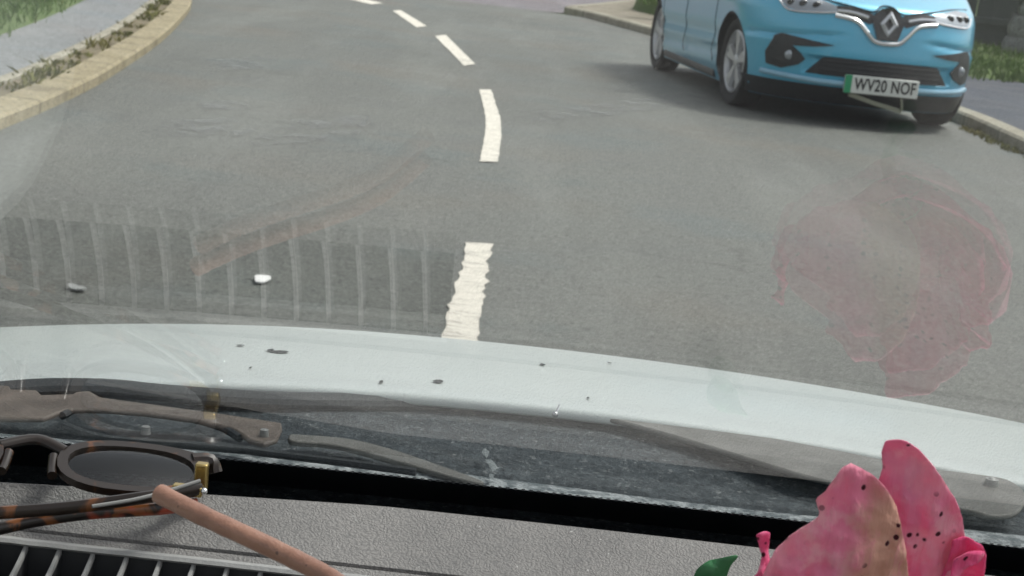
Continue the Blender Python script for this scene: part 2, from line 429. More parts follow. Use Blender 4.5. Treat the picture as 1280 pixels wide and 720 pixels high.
# rough grey stone wall and dark board fence behind the right bank
def stone_wall(p0, p1, hgt, seed):
    bm = bmesh.new(); rnd = random.Random(seed); L = math.dist(p0, p1); d = Vector((p1[0] - p0[0], p1[1] - p0[1], 0)).normalized(); nn = Vector((-d.y, d.x, 0))
    o = Vector((p0[0], p0[1], .1)); z = -.1
    while z < hgt:
        ch = rnd.uniform(.16, .30); s = -rnd.uniform(0, .3)
        while s < L:
            wd = rnd.uniform(.28, .62); c = o + d * (s + wd / 2) + Vector((0, 0, z + ch / 2))
            b2 = bmesh.new(); bmesh.ops.create_cube(b2, size=1); bmesh.ops.subdivide_edges(b2, edges=b2.edges, cuts=3, use_grid_fill=True)
            for v in b2.verts:
                q = v.co.copy(); r_ = max(abs(q.x), abs(q.y), abs(q.z)); q = q.lerp(q.normalized() * .58, .35)
                q *= 1 + .12 * noise.noise(q * 2.2 + c)
                v.co = c + d * q.x * wd * 1.04 + nn * q.y * .42 + Vector((0, 0, q.z * ch * 1.06))
            me = bpy.data.meshes.new('tmp'); b2.to_mesh(me); b2.free(); bm.from_mesh(me); bpy.data.meshes.remove(me); s += wd
        z += ch
    o = obj('stone_wall', bm, M['stone']); return o
tag(stone_wall((6.05, 20.6), (10.5, 19.2), 1.6, 3), 'rough grey stone wall above the grass bank at top right', 'wall')
fr_ = thing('board_fence', 'dark weathered board fence between the blue car and stone wall', 'fence', (5.0, 21.9, .2))
bm = bmesh.new()
for k in range(26):
    x = -3.2 + k * .21 + random.uniform(-.01, .01); box(bm, (x, -.012 + .004 * (k % 2), 0), (x + .203, .012, 1.5 + random.uniform(-.06, .06)))
obj('board', bm, M['wood_dark'], fr_, smooth=False)['kind'] = 'stuff'
for k in range(4):
    bm = bmesh.new(); box(bm, (-3.2 + k * 1.75, .014, -.2), (-3.08 + k * 1.75, .13, 1.6)); obj('post', bm, M['wood_dark'], fr_, smooth=False, bevel=.008)
for z in (.3, 1.15):
    bm = bmesh.new(); box(bm, (-3.2, -.06, z), (2.2, -.0125, z + .09)); obj('rail', bm, M['wood_dark'], fr_, smooth=False, bevel=.006)

# ------------------------------------------------------------------ the blue parked car
t = NT('light blue car paint'); t.col((.068, .41, .61)); t.set(rough=.32, metal=.25, coat=1., coatr=.04)
M['blue'] = t.m
M['black_plastic'] = simple('black car plastic', (.014, .017, .020), .45)
M['gloss_black'] = simple('gloss black trim', (.006, .007, .008), .12, coat=.5)
M['chrome'] = simple('satin chrome', (.72, .73, .74), .16, metal=1, var=.03)
M['alloy'] = simple('silver alloy', (.55, .56, .57), .32, metal=.55, var=.08)
M['tyre'] = simple('tyre rubber', (.022, .022, .023), .85, bump=.3, bscale=120)
M['plate'] = simple('white number plate', (.68, .70, .66), .35, var=.04)
M['plate_green'] = simple('green plate band', (.02, .30, .13), .4, var=.05)
M['plate_black'] = simple('black plate lettering', (.008, .008, .01), .5)
M['car_glass'] = simple('dark car glass', (.012, .016, .018), .05, coat=.3)
t = NT('lamp cover'); t.col((.30, .33, .36)); t.set(rough=.08, metal=.6, coat=1.); M['lamp'] = t.m
XF = [(.14, .74), (.25, .82), (.35, .845), (.5, .84), (.65, .82), (.75, .79), (.82, .74), (.9, .5), (1.0, .1), (1.06, -.15), (1.25, -.52), (1.45, -1.0), (1.54, -1.35), (1.56, -1.6)]
WT = [(.14, .80), (.25, .84), (.5, .865), (.75, .86), (.9, .83), (1.0, .80), (1.06, .78), (1.3, .68), (1.45, .60), (1.54, .45), (1.56, .2)]
XB = [(.14, -3.05), (.25, -3.2), (.5, -3.25), (.8, -3.2), (1.0, -3.12), (1.2, -3.0), (1.45, -2.7), (1.54, -2.3), (1.56, -1.9)]
def smt(tab, z, w=.018): return (lerp(tab, z - w) + lerp(tab, z) * 2 + lerp(tab, z + w)) / 4
def front(y, z, o=0.):
    W = smt(WT, z); xf = smt(XF, z); q = min(1., abs(y) / W)
    return Vector((xf * (1 - q ** 2.6) ** (1 / 2.2) + o, y, z))
def dent(x, y, z):
    """recesses and creases pressed into the bumper"""
    d = 0.
    ay = abs(y)
    if x > .3:
        if .335 < z < .46 and ay < .52: d += .030 * min(1, (z - .335) / .02, (.46 - z) / .02, (.52 - ay) / .03)
        d += .012 * math.exp(-((z - .64 + .10 * ay) / .016) ** 2) * max(0, min(1, (ay - .25) / .15))
        d -= .004 * math.exp(-((z - .60 + .10 * ay) / .022) ** 2) * max(0, min(1, (ay - .25) / .15))
    elif x < -.35 and x > -2.4:
        d += .016 * math.exp(-((z - .47 - .02 * (x + 1.4)) / .05) ** 2) - .012 * math.exp(-((z - .33 - .03 * (x + 1.4)) / .045) ** 2)
    return d
car = thing('parked_car', 'light blue hatchback parked facing the camera with its far wheels at the kerb', 'car', (2.2001, 11.7094, 0), -1.42803)
bm = bmesh.new()
NZ, NT_ = 96, 150
rows = []
for i in range(NZ + 1):
    z = .14 + (1.56 - .14) * i / NZ
    W, xf, xb = smt(WT, z), smt(XF, z), smt(XB, z); row = []
    for k in range(NT_):
        th = 2 * math.pi * k / NT_; c, s_ = math.cos(th), math.sin(th)
        y = W * math.copysign(abs(s_) ** .8, s_)
        if xf > 0:
            q = min(1., abs(y) / W); fx = (1 - q ** 2.6) ** (1 / 2.2)
            xm = 0. if c >= 0 else -2.5
            x = (xf * fx) if c >= 0 else (-2.5 + (xb + 2.5) * fx)
        else:
            q = min(1., abs(y) / W); fx = (1 - q ** 2.6) ** (1 / 2.2); mid = max(xb + .3, min(xf - .55, -1.9))
            x = (xf - .55 + .55 * fx) if c >= 0 else (mid + (xb - mid) * fx)
        dd = dent(x, y, z); L = math.hypot(max(0, x) if x > 0 else min(0, x + 2.5), y) or 1
        nx_, ny_ = ((max(0, x) if x > 0 else min(0, x + 2.5)) / L, y / L)
        if x > .3: nx_, ny_ = (1, 0) if abs(y) < .6 else (.7, .7 * (1 if y > 0 else -1))
        row.append((x - nx_ * dd, y - ny_ * dd, z))
    rows.append(row)
# side points are sparse between the front and rear curves: add columns along the flanks
def flank(row):
    out = []
    for k in range(NT_):
        a, b = row[k], row[(k + 1) % NT_]
        out.append(a); L = math.dist(a, b)
        if L > .5:
            pass
    return out
grid = []
NS = 44
for i, row in enumerate(rows):
    z = row[0][2]; full = []
    for k in range(NT_):
        a, b = row[k], row[(k + 1) % NT_]; full.append(a)
        if k in (NT_ // 4 if NT_ % 4 == 0 else NT_ // 4, NT_ - NT_ // 4 - 1):
            for q in range(1, NS):
                t_ = q / NS; x = a[0] + (b[0] - a[0]) * t_; y = a[1] + (b[1] - a[1]) * t_
                full.append((x, y - math.copysign(dent(x, y, z), y), z))
    grid.append([bm.verts.new(p) for p in full])
for a, b in zip(grid, grid[1:]):
    L = len(a)
    for k in range(L):
        bm.faces.new((a[k], a[(k + 1) % L], b[(k + 1) % L], b[k]))
bm.faces.new(grid[0]); bm.faces.new(grid[-1])
body = obj('body', bm, [M['blue'], M['black_plastic']], car)
# wheel housings cut out of the body
cm = bmesh.new()
for x in (0, -2.588):
    for s in (-1, 1):
        mt = Matrix.Translation((x, s * .80, .315)) @ Matrix.Rotation(R(90), 4, 'X')
        bmesh.ops.create_cone(cm, cap_ends=True, segments=48, radius1=.352, radius2=.352, depth=.56, matrix=mt)
me = bpy.data.meshes.new('cut'); cm.to_mesh(me); cm.free(); me.materials.append(M['black_plastic']); cut_o = put(bpy.data.objects.new('cutter', me))
bo = body.modifiers.new('arches', 'BOOLEAN'); bo.object = cut_o; bo.operation = 'DIFFERENCE'; bo.solver = 'EXACT'; bo.material_mode = 'TRANSFER'
cut_o.parent = car
bpy.context.view_layer.update()
dg = bpy.context.evaluated_depsgraph_get()
nm = bpy.data.meshes.new_from_object(body.evaluated_get(dg)); body.modifiers.clear(); body.data = nm
bpy.data.objects.remove(cut_o)
try: nm.set_sharp_from_angle(angle=R(32))
except Exception: pass

def fpart(name, polys, mat, o=.004, thick=.012, step=.02, mirror=True, parent=None):
    res = []
    for s in ((1, -1) if mirror else (1,)):
        bm = bmesh.new()
        for P_ in polys: patch(bm, [(s * a, b) for a, b in P_], step, lambda a, b, k: front(a, b, o + k), thick=thick)
        res.append(obj(name, bm, mat, parent or car))
    return res
# lower valance, intakes, lip
bm = bmesh.new(); patch(bm, [(-.775, .142), (.775, .142), (.815, .262), (-.815, .262)], .03, lambda a, b, k: front(a, b, .006 + k), thick=.02)
obj('lower_valance', bm, M['black_plastic'], car)
bm = bmesh.new(); pts = [front(-.74 + 1.48 * k / 40, .292 + .045 * max(0, abs(-.74 + 1.48 * k / 40) / .74 - .55) ** 1.3, .012) for k in range(41)]
tube(bm, pts, .016, 8, (1.0, 1.15)); obj('bumper_lip', bm, simple('pale blue lip', (.26, .48, .62), .3, coat=.6), car)
bm = bmesh.new(); patch(bm, [(-.52, .315), (-.30, .308), (.30, .308), (.52, .315), (.40, .455), (.10, .476), (-.10, .476), (-.40, .455)], .025, lambda a, b, k: front(a, b, -.004 + k), thick=.02)
gr = obj('lower_grille', bm, M['black_plastic'], car)
bm = bmesh.new()
for z in (.345, .375, .405, .435):
    tube(bm, [front(-.42 + .84 * k / 20, z, .000) for k in range(21)], .005, 6)
obj('grille_bar', bm, M['black_plastic'], gr)
for s in (1, -1):
    bm = bmesh.new()
    patch(bm, [(s * a, b) for a, b in [(.722, .36), (.735, .44), (.70, .555), (.66, .578), (.50, .556), (.345, .537), (.47, .515), (.60, .505), (.545, .46), (.515, .425), (.55, .385), (.645, .345)]], .018, lambda a, b, k: front(a, b, .011 + k), thick=.03)
    it = obj('corner_intake', bm, M['black_plastic'], car)
    bm = bmesh.new(); c = front(s * .61, .44, .014); bmesh.ops.create_uvsphere(bm, u_segments=16, v_segments=8, radius=.033, matrix=Matrix.Translation(c) @ Matrix.Diagonal((.35, 1, 1, 1)))
    obj('fog_lamp', bm, M['lamp'], it)
    # headlight, chrome strip and dark brow
    bm = bmesh.new(); patch(bm, [(s * a, b) for a, b in [(.345, .765), (.345, .796), (.42, .822), (.56, .845), (.655, .835), (.675, .79), (.645, .752), (.595, .741), (.46, .750)]], .02, lambda a, b, k: front(a, b, .006 + k), thick=.02)
    hl = obj('headlight', bm, M['lamp'], car)
    for yy in (.47, .55, .62):
        bm = bmesh.new(); c = front(s * yy, .788, .004); bmesh.ops.create_uvsphere(bm, u_segments=14, v_segments=8, radius=.03, matrix=Matrix.Translation(c) @ Matrix.Diagonal((.4, 1.1, .8, 1)))
        obj('lamp_reflector', bm, M['gloss_black'], hl)
    bm = bmesh.new(); tube(bm, smooth_path([front(s * .345, .757, .008), front(s * .46, .743, .010), front(s * .595, .734, .010), front(s * .655, .748, .010), front(s * .69, .80, .008)], 5), .008, 6)
    obj('light_strip', bm, M['chrome'], hl)
    bm = bmesh.new(); patch(bm, [(s * a, b) for a, b in [(.10, .715), (.13, .70), (.215, .728), (.345, .752), (.345, .80), (.245, .802), (.12, .778), (.09, .76)]], .018, lambda a, b, k: front(a, b, .005 + k), thick=.02)
    obj('upper_grille', bm, M['gloss_black'], car)
    bm = bmesh.new(); tube(bm, smooth_path([front(s * .345, .768, .012), front(s * .245, .766, .013), front(s * .14, .745, .013)], 5), .010, 6, (.8, 1.2))
    obj('chrome_bar', bm, M['chrome'], car)
bm = bmesh.new(); tube(bm, smooth_path([front(-.36, .735, .010), front(-.22, .712, .012), (front(-.14, .640, .014)), front(-.085, .592, .014), front(0, .582, .014), front(.085, .592, .014), front(.14, .640, .014), front(.22, .712, .012), front(.36, .735, .010)], 6), .013, 8, (.7, 1.2))
obj('chrome_bar', bm, M['chrome'], car)
bm = bmesh.new(); tube(bm, smooth_path([front(-.68, .855, .004), front(-.5, .846, .006), front(-.36, .822, .008), front(-.245, .806, .010), front(-.13, .785, .010), front(-.09, .79, .010), front(-.045, .822, .012), front(0, .83, .014), front(.045, .822, .012), front(.09, .79, .010), front(.13, .785, .010), front(.245, .806, .010), front(.36, .822, .008), front(.5, .846, .006), front(.68, .855, .004)], 5), .006, 6)
obj('bonnet_seam', bm, M['gloss_black'], car)
bm = bmesh.new(); patch(bm, [(-.115, .735), (-.07, .605), (.07, .605), (.115, .735), (.09, .775), (.045, .812), (0, .822), (-.045, .812), (-.09, .775)], .02, lambda a, b, k: front(a, b, .016 + k) if b < .77 else Vector((front(a, .77, .016 + k).x, a, b)), thick=.03)
bd = obj('badge_panel', bm, M['gloss_black'], car)
# lozenge emblem: a folded ring with an open middle
def ex(a, b, o): return Vector((front(0, .70, .028).x + o, a, b))
bm = bmesh.new()
outer = [(0, .802), (.064, .713), (0, .624)]; 
o4 = [(0, .802), (.064, .713), (0, .624), (-.064, .713)]; i4 = [(0, .755), (.030, .713), (0, .671), (-.030, .713)]
ov = [bm.verts.new(ex(a, b, .0)) for a, b in o4]; mv = [bm.verts.new(ex((a + c) / 2, (b + d) / 2, .016)) for (a, b), (c, d) in zip(o4, i4)]; iv = [bm.verts.new(ex(a, b, .0)) for a, b in i4]
bo_ = [bm.verts.new(ex(a, b, -.014)) for a, b in o4]; bi_ = [bm.verts.new(ex(a, b, -.014)) for a, b in i4]
for k in range(4):
    j = (k + 1) % 4
    for q in ((ov[k], ov[j], mv[j], mv[k]), (mv[k], mv[j], iv[j], iv[k]), (bo_[k], bo_[j], ov[j], ov[k]), (iv[k], iv[j], bi_[j], bi_[k])): bm.faces.new(q)
obj('emblem', bm, simple('bright emblem', (.80, .82, .84), .22, metal=.8, var=.02), bd, smooth=False)
# number plate with its writing
PX = front(0, .30, 0).x + .036
bm = bmesh.new(); box(bm, (PX - .022, -.26, .240), (PX, .26, .360)); pl = obj('number_plate', bm, M['plate'], car, bevel=.006)
bm = bmesh.new(); box(bm, (PX - .01, -.2595, .2405), (PX + .0015, -.212, .3595)); obj('plate_band', bm, M['plate_green'], pl, bevel=.0005)
fc = bpy.data.curves.new('lettering', 'FONT'); fc.body = 'WV20 NOF'; fc.size = .112; fc.extrude = .0008; fc.align_x = 'CENTER'; fc.align_y = 'CENTER'; fc.offset = .0022; fc.space_character = 1.06
fo = put(bpy.data.objects.new('lettering_src', fc))
bpy.context.view_layer.update()
lm = bpy.data.meshes.new_from_object(fo.evaluated_get(bpy.context.evaluated_depsgraph_get())); bpy.data.objects.remove(fo)
lm.materials.clear(); lm.materials.append(M['plate_black'])
lo_ = bpy.data.objects.new('lettering', lm); put(lo_, pl)
lo_.matrix_local = Matrix.Translation((PX + .0018, .024, .300)) @ Matrix(((0, 0, 1), (1, 0, 0), (0, 1, 0))).to_4x4() @ Matrix.Diagonal((.74, 1, 1, 1))
bm = bmesh.new(); tube(bm, [front(-.20, .228, .02), front(.0, .178, .02), front(.20, .140, .02), front(.205, .155, .02), front(.165, .236, .02)], .014, 6, (.6, 1.2)); obj('pale_bent_strip', bm, simple('dull pale strip', (.34, .35, .27), .6), car)  # pale bent strip below the number plate
# wheels
def wheel_parts(s):
    a = bmesh.new(); lathe(a, [(.222, -.06), (.232, -.075), (.27, -.092), (.295, -.090), (.312, -.07), (.315, 0), (.312, .07), (.295, .09), (.27, .092), (.232, .075), (.222, .06)], 48)
    b = bmesh.new(); lathe(b, [(.224, .076), (.214, .082), (.206, .070), (.200, .02), (.198, -.06)], 48)
    for k in range(5):
        for e in (-.13, .13):
            th = 2 * math.pi * k / 5 + e + .3; th0 = 2 * math.pi * k / 5 + e * .6 + .3
            p0 = Vector((.045 * math.cos(th0), .060, .045 * math.sin(th0))); p1 = Vector((.209 * math.cos(th), .066, .209 * math.sin(th)))
            d = (p1 - p0).normalized(); q = Vector((-d.z, 0, d.x)); vs = []
            for p, wd in ((p0, .017), (p1, .026)):
                for sy, o in ((-1, -.03), (1, -.03), (.75, .0), (-.75, .0)): vs.append(b.verts.new(p + q * wd * sy + Vector((0, o + .008, 0))))
            for f in ((0, 1, 2, 3), (4, 7, 6, 5), (0, 4, 5, 1), (1, 5, 6, 2), (2, 6, 7, 3), (3, 7, 4, 0)): b.faces.new([vs[i] for i in f])
    lathe(b, [(.0005, .078), (.03, .076), (.052, .068), (.056, .03)], 24)
    c = bmesh.new(); rr = lathe(c, [(.0005, .012), (.198, .012), (.198, .0), (.0005, .0)], 32)
    if s < 0:
        for bb in (a, b, c): bmesh.ops.scale(bb, vec=(1, -1, 1), verts=bb.verts)
    return a, b, c
for x in (0, -2.588):
    for s in (-1, 1):
        a, b, c = wheel_parts(s)
        wo_ = bpy.data.objects.new('wheel', None); put(wo_, car); wo_.location = (x, s * .725, .315)
        if x == 0: wo_.rotation_euler = (0, 0, R(3))
        obj('tyre', a, M['tyre'], wo_); obj('rim', b, M['alloy'], wo_); obj('brake_disc', c, M['black_plastic'], wo_)
# cabin glass, door seams, mirrors, sills: seen only from other viewpoints or at the frame edge
def side(x, z, s, o=0.): return Vector((x, s * (smt(WT, z) - dent(x, .8, z) + o), z))
for s in (1, -1):
    for P_ in ([(-.62, 1.09), (-1.38, 1.09), (-1.38, 1.44), (-1.10, 1.40)], [(-1.44, 1.09), (-2.20, 1.11), (-2.05, 1.43), (-1.44, 1.45)]):
        bm = bmesh.new(); patch(bm, P_, .06, lambda a, b, k: side(a, b, s, .004 + k), thick=.008); obj('side_window', bm, M['car_glass'], car)
    for xs in (-.46, -1.41, -2.28):
        bm = bmesh.new(); tube(bm, [side(xs + (.05 * (z - .5) if xs > -2 else -.2 * (z - .7)), z, s, .0005) for z in [.27 + .8 * k / 20 for k in range(21)]], .0035, 5); obj('door_seam', bm, M['gloss_black'], car)
    bm = bmesh.new(); bmesh.ops.create_uvsphere(bm, u_segments=20, v_segments=12, radius=.1, matrix=Matrix.Translation((-.50, s * .93, 1.05)) @ Matrix.Diagonal((.7, 1.1, .75, 1))); obj('wing_mirror', bm, M['blue'], car)
    bm = bmesh.new(); tube(bm, [side(-.45 - 1.75 * k / 20, .185, s, -.005) for k in range(21)], .035, 8, (.6, 1)); obj('sill', bm, M['black_plastic'], car)
    bm = bmesh.new(); tube(bm, [side(-1.15 - .18 * k / 6, .83, s, .028 if 0 < k < 6 else .0) for k in range(7)], .012, 6); obj('door_handle', bm, M['blue'], car)
bm = bmesh.new(); patch(bm, [(-.60, 1.075), (.60, 1.075), (.47, 1.44), (-.47, 1.44)], .06, lambda a, b, k: Vector((smt(XF, b) - .55 + .55 * (1 - min(1, abs(a) / smt(WT, b)) ** 2.6) ** (1 / 2.2) + .004 + k, a, b)), thick=.006)
obj('windscreen', bm, M['car_glass'], car)

# ------------------------------------------------------------------ the white car we sit in
own = thing('white_car', 'white car seen from inside, with its bonnet, windscreen and dashboard nearest the viewer', 'car', (.03, 0, 0))
OX = -.03                                     # parts are modelled in world x; the empty stands on the car's centre line
def opart(name, bm, mat, parent=None, **kw):
    bmesh.ops.translate(bm, verts=bm.verts, vec=(OX, 0, 0)) if parent is None else None
    o = obj(name, bm, mat, parent or own, **kw)
    return o
CX = .03
t = NT('white bonnet paint')
dirt = t.noise(3.0, 6, .6); sp = t.noise(260, 2, .5)
c = t.mix(t.fr(dirt, .4, .7, 0, .5), (.62, .68, .665), (.54, .60, .585)); c = t.mix(t.fr(sp, .74, .78, 0, .5), c, (.25, .25, .24))
t.col(c); t.set(rough=.38, coat=.35, coatr=.15); M['white'] = t.m
def bonnet(x, y):
    d = x - CX; s = y - .896
    return .800 - .0915 * s - .2086 * s * s - .12 * d * d - .095 * max(0, -(x + .1)) ** 2 - (.9 * max(0, abs(d) - .62) ** 2)
def rear_y(x): return .896 - .36 * (x - CX) ** 2
bm = bmesh.new(); rows = []
NX = 70
for j in range(-6, 61):
    row = []
    for i in range(NX + 1):
        x = CX - .74 + 1.48 * i / NX; y0 = rear_y(x); yf = 1.86 - .30 * (x - CX) ** 2
        if j < 0:
            a_ = (-j) / 6 * R(125); r_ = .0042; y = y0 - r_ * math.sin(a_); z = bonnet(x, y0) - r_ * (1 - math.cos(a_))
        else:
            y = y0 + (yf - y0) * j / 60; z = bonnet(x, y)
            if j > 54: z -= .06 * ((j - 54) / 6) ** 2
        row.append(bm.verts.new((x, y, z)))
    rows.append(row)
for a, b in zip(rows, rows[1:]):
    for i in range(NX): bm.faces.new((a[i], a[i + 1], b[i + 1], b[i]))
bon = opart('bonnet', bm, M['white'])
so_ = bon.modifiers.new('thick', 'SOLIDIFY'); so_.thickness = .004; so_.offset = -1
# front bumper and wings under the bonnet
bm = bmesh.new(); rows = []
for k in range(12):
    z = .55 - .035 * k; o = .10 * math.sin(math.pi * (k + 1) / 14)
    rows.append([bm.verts.new((CX + (-.80 + 1.6 * i / 40), 1.80 - .36 * (-.80 + 1.6 * i / 40) ** 2 - .5 * max(0, abs(-.8 + 1.6 * i / 40) - .6) ** 1.5 + o, z)) for i in range(41)])
for a, b in zip(rows, rows[1:]):
    for i in range(40): bm.faces.new((a[i], a[i + 1], b[i + 1], b[i]))
opart('front_bumper', bm, M['white'])
for s in (-1, 1):
    bm = bmesh.new(); rows = []
    for j in range(31):
        y = .55 + 1.05 * j / 30; row = []
        top = bonnet(CX + s * .738, max(y, .7)) - .004
        for k in range(9):
            zz = top + (.36 - top) * k / 8
            if (y - 1.05) ** 2 + (zz - .3) ** 2 < .33 ** 2: zz = .3 + math.sqrt(max(0, .33 ** 2 - (y - 1.05) ** 2))
            row.append(bm.verts.new((CX + s * (.742 + .05 * math.sin(min(1, k / 3) * 1.57)), y, min(zz, top))))
        rows.append(row)
    for a, b in zip(rows, rows[1:]):
        for k in range(8): bm.faces.new((a[k], a[k + 1], b[k + 1], b[k]))
    opart('front_wing', bm, M['white'])
    a, b, c = wheel_parts(s)
    wo_ = bpy.data.objects.new('wheel', None); put(wo_, own); wo_.location = (s * .68, 1.05, .315)
    obj('tyre', a, M['tyre'], wo_); obj('rim', b, M['alloy'], wo_); obj('brake_disc', c, M['black_plastic'], wo_)
# chips and dirt specks on the bonnet
MCHIP = simple('dark dirt speck', (.022, .025, .028), .8)
for (u, v, a_, b_) in ((350, 441, 16, 2), (338, 439, 6, 2), (300, 433, 7, 1.2), (548, 478, 9, 2.2), (678, 457, 5, 1.8), (762, 455, 4, 1.6), (476, 479, 4, 2), (313, 461, 2.5, 1.6), (735, 499, 2.5, 1.2)):
    d = ray(u, v); k = .9
    while k < 2 and (C0 + d * k).z > bonnet((C0 + d * k).x, (C0 + d * k).y): k += .0005
    c = C0 + d * k; rx = .7 * a_ / FPX * k; ry = .7 * b_ / FPX * k / .14
    n0 = 14; vs = []; bm = bmesh.new()
    for q in range(n0):
        th = 2 * math.pi * q / n0; r_ = 1 + .55 * noise.noise((math.cos(th) * 1.5 + u, math.sin(th) * 1.5, v))
        x, y = c.x + rx * r_ * math.cos(th), c.y + ry * r_ * math.sin(th); vs.append(bm.verts.new((x + OX, y, bonnet(x, y) + .0009)))
    bm.faces.new(vs); obj('paint_chip', bm, MCHIP, bon, smooth=False)

# scuttle panel: black grained plastic below the windscreen
t = NT('scuttle plastic')
g = t.noise(520, 3, .7); st = t.noise(60, 5, .7); wv = t.noise(9, 5, .6, stretch=(1, 3, 1))
c = t.mix(t.fr(st, .4, .7), (.034, .047, .055), (.085, .106, .118)); c = t.mix(t.fr(wv, .5, .7, 0, .6), c, (.115, .135, .147)); c = t.mix(t.fr(t.noise(190, 3, .65), .60, .68, 0, .7), c, (.28, .30, .30)); c = t.mix(t.fr(t.noise(300, 3, .7), .52, .62, 0, .8), c, (.012, .018, .022)); c = t.mix(t.fr(t.noise(240, 3, .7), .57, .66, 0, .6), c, (.15, .175, .185))
t.col(c); t.set(rough=.62, spec=.5); t.bump(t.math('ADD', g, t.math('MULTIPLY', st, .8)), .8, .0025); M['scuttle'] = t.m
bm = bmesh.new(); rows = []
for j in range(31):
    row = []
    for i in range(121):
        x = CX - .70 + 1.4 * i / 120; yb = rear_y(x) + .06; y = yb - .30 + .30 * j / 30
        z = .787 + .10 * (y - .82) * .6 - .10 * (x - CX) ** 2 + .0018 * noise.noise((x * 9, y * 26, 0)) + .004 * math.exp(-((y - yb + .075 + .012 * math.sin(x * 14 + 1)) / .008) ** 2)
        row.append(bm.verts.new((x, y, min(z, bonnet(x, max(y, rear_y(x))) - .0105))))
    rows.append(row)
for a, b in zip(rows, rows[1:]):
    for i in range(120): bm.faces.new((a[i], a[i + 1], b[i + 1], b[i]))
opart('scuttle_panel', bm, M['scuttle'])
bm = bmesh.new(); tube(bm, smooth_path([at_z(u, v, .7885) for u, v in ((-120, 536), (0, 550), (140, 562), (265, 573), (400, 583), (520, 593), (620, 606), (700, 616), (800, 629), (900, 641), (1000, 652), (1150, 664), (1300, 680))], 5), .0090, 8, (1, .2))  # pale strip added so the gaps between frit dots look bright
t = NT('mottled pale strip'); t.col(t.mix(t.fr(t.noise(120, 4, .7), .4, .62), (.14, .17, .18), (.50, .54, .55))); t.set(rough=.6)
opart('scuttle_pale_strip', bm, t.m)
for pts_ in (((606, 560), (612, 566), (608, 574), (602, 566)), ((606, 574), (616, 576), (624, 586), (616, 590), (610, 582)), ((612, 592), (618, 594), (616, 600), (611, 597))):
    bm = bmesh.new(); bm.faces.new([bm.verts.new(at_z(u, v, .7935) + Vector((OX, 0, .0003 * (k % 3)))) for k, (u, v) in enumerate(densify(list(pts_), 3.))])
    obj('dried_smear', bm, simple('dried smear', (.22, .25, .255), .8, scale=900, var=.5), bpy.data.objects['scuttle_panel'], smooth=False)
# wiper arms and linkage lying on the scuttle
t = NT('brown grey arm'); f = t.noise(45, 6, .6); t.col(t.mix(t.fr(f, .35, .7), (.115, .094, .078), (.185, .155, .13))); t.set(rough=.55); t.bump(t.noise(300, 3), .2, .001); M['arm_brown'] = t.m
t = NT('pale grey arm'); f = t.noise(45, 6, .6); t.col(t.mix(t.fr(f, .35, .7), (.135, .135, .122), (.20, .20, .185))); t.set(rough=.5); M['arm_grey'] = t.m
M['bolt'] = simple('grey bolt', (.34, .35, .34), .4, metal=.4)
ZA = .7975
def slab(name, outline, z, th, mat, parent=None, sm=5):
    pts = [at_z(u, v, z) for u, v in outline]
    P_ = [(p.x, p.y) for p in pts]
    if sm: P_ = sp2(P_ + [P_[0]], sm)[:-1]
    bm = bmesh.new(); top = [bm.verts.new((x, y, z - .10 * (x - CX) ** 2 * 0)) for x, y in P_]; lo = [bm.verts.new((x, y, z - th)) for x, y in P_]
    bm.faces.new(top); bm.faces.new(lo[::-1])
    for k in range(len(P_)):
        j = (k + 1) % len(P_); bm.faces.new((top[k], lo[k], lo[j], top[j]))
    return opart(name, bm, mat, parent, bevel=.0012)
def bolt(u, v, z, r, parent):
    p = at_z(u, v, z); bm = bmesh.new()
    bmesh.ops.create_cone(bm, cap_ends=True, segments=20, radius1=r, radius2=r * .82, depth=.004, matrix=Matrix.Translation((p.x + OX, p.y, z + .0015)))
    bmesh.ops.create_uvsphere(bm, u_segments=16, v_segments=8, radius=r * .6, matrix=Matrix.Translation((p.x + OX, p.y, z + .003)) @ Matrix.Diagonal((1, 1, .5, 1)))
    obj('bolt', bm, M['bolt'], parent)
wa = slab('wiper_arm', [(-60, 474), (0, 481), (12, 482), (14, 486), (46, 487), (52, 493), (90, 492), (96, 489), (112, 488), (126, 496), (200, 506), (280, 517), (352, 528), (353, 535), (347, 549), (330, 554), (312, 549), (292, 535), (240, 523), (180, 515), (130, 511), (82, 511), (56, 522), (0, 522), (-60, 516)], ZA, .003, M['arm_brown'], sm=0)
wa['label'] = 'tan notched wiper arm at the left of the scuttle'
bolt(330, 545, ZA, .0026, wa)
bolt(182, 541, ZA - .004, .0026, wa)
wb = slab('wiper_arm', [(362, 542), (430, 547), (480, 558), (530, 574), (602, 600), (585, 601), (500, 577), (420, 556), (365, 551)], ZA - .004, .003, M['arm_grey'], sm=4)
wb['label'] = 'thin pale wiper strip curving down to the black band'
wc = slab('wiper_arm', [(715, 512), (830, 523), (960, 546), (1060, 565), (1150, 583), (1220, 592), (1262, 600), (1282, 618), (1272, 640), (1240, 644), (1200, 635), (1060, 606), (990, 589), (900, 561), (800, 532)], ZA, .003, M['arm_grey'], sm=4)
wc['label'] = 'broad grey wiper arm with a bolted round end behind the rose'
bolt(1239, 606, ZA, .0042, wc)
bm = bmesh.new()
for P_ in ([(-10, 489), (60, 484), (140, 485), (210, 492), (330, 500), (440, 502), (560, 504)], ):
    tube(bm, smooth_path([at_z(u, v, .792) for u, v in P_], 6), [.008] * 37, 10, (1, .6))
for P_ in ([(78, 520), (110, 508), (190, 513), (270, 532), (300, 548)], [(80, 532), (130, 548), (230, 556), (300, 562)], [(270, 556), (330, 566), (420, 577), (520, 590)]):
    pp = smooth_path([at_z(u, v, .795) for u, v in P_], 6); tube(bm, pp, .0022, 8)
opart('rubber_seal', bm, simple('black rubber', (.022, .028, .032), .6))
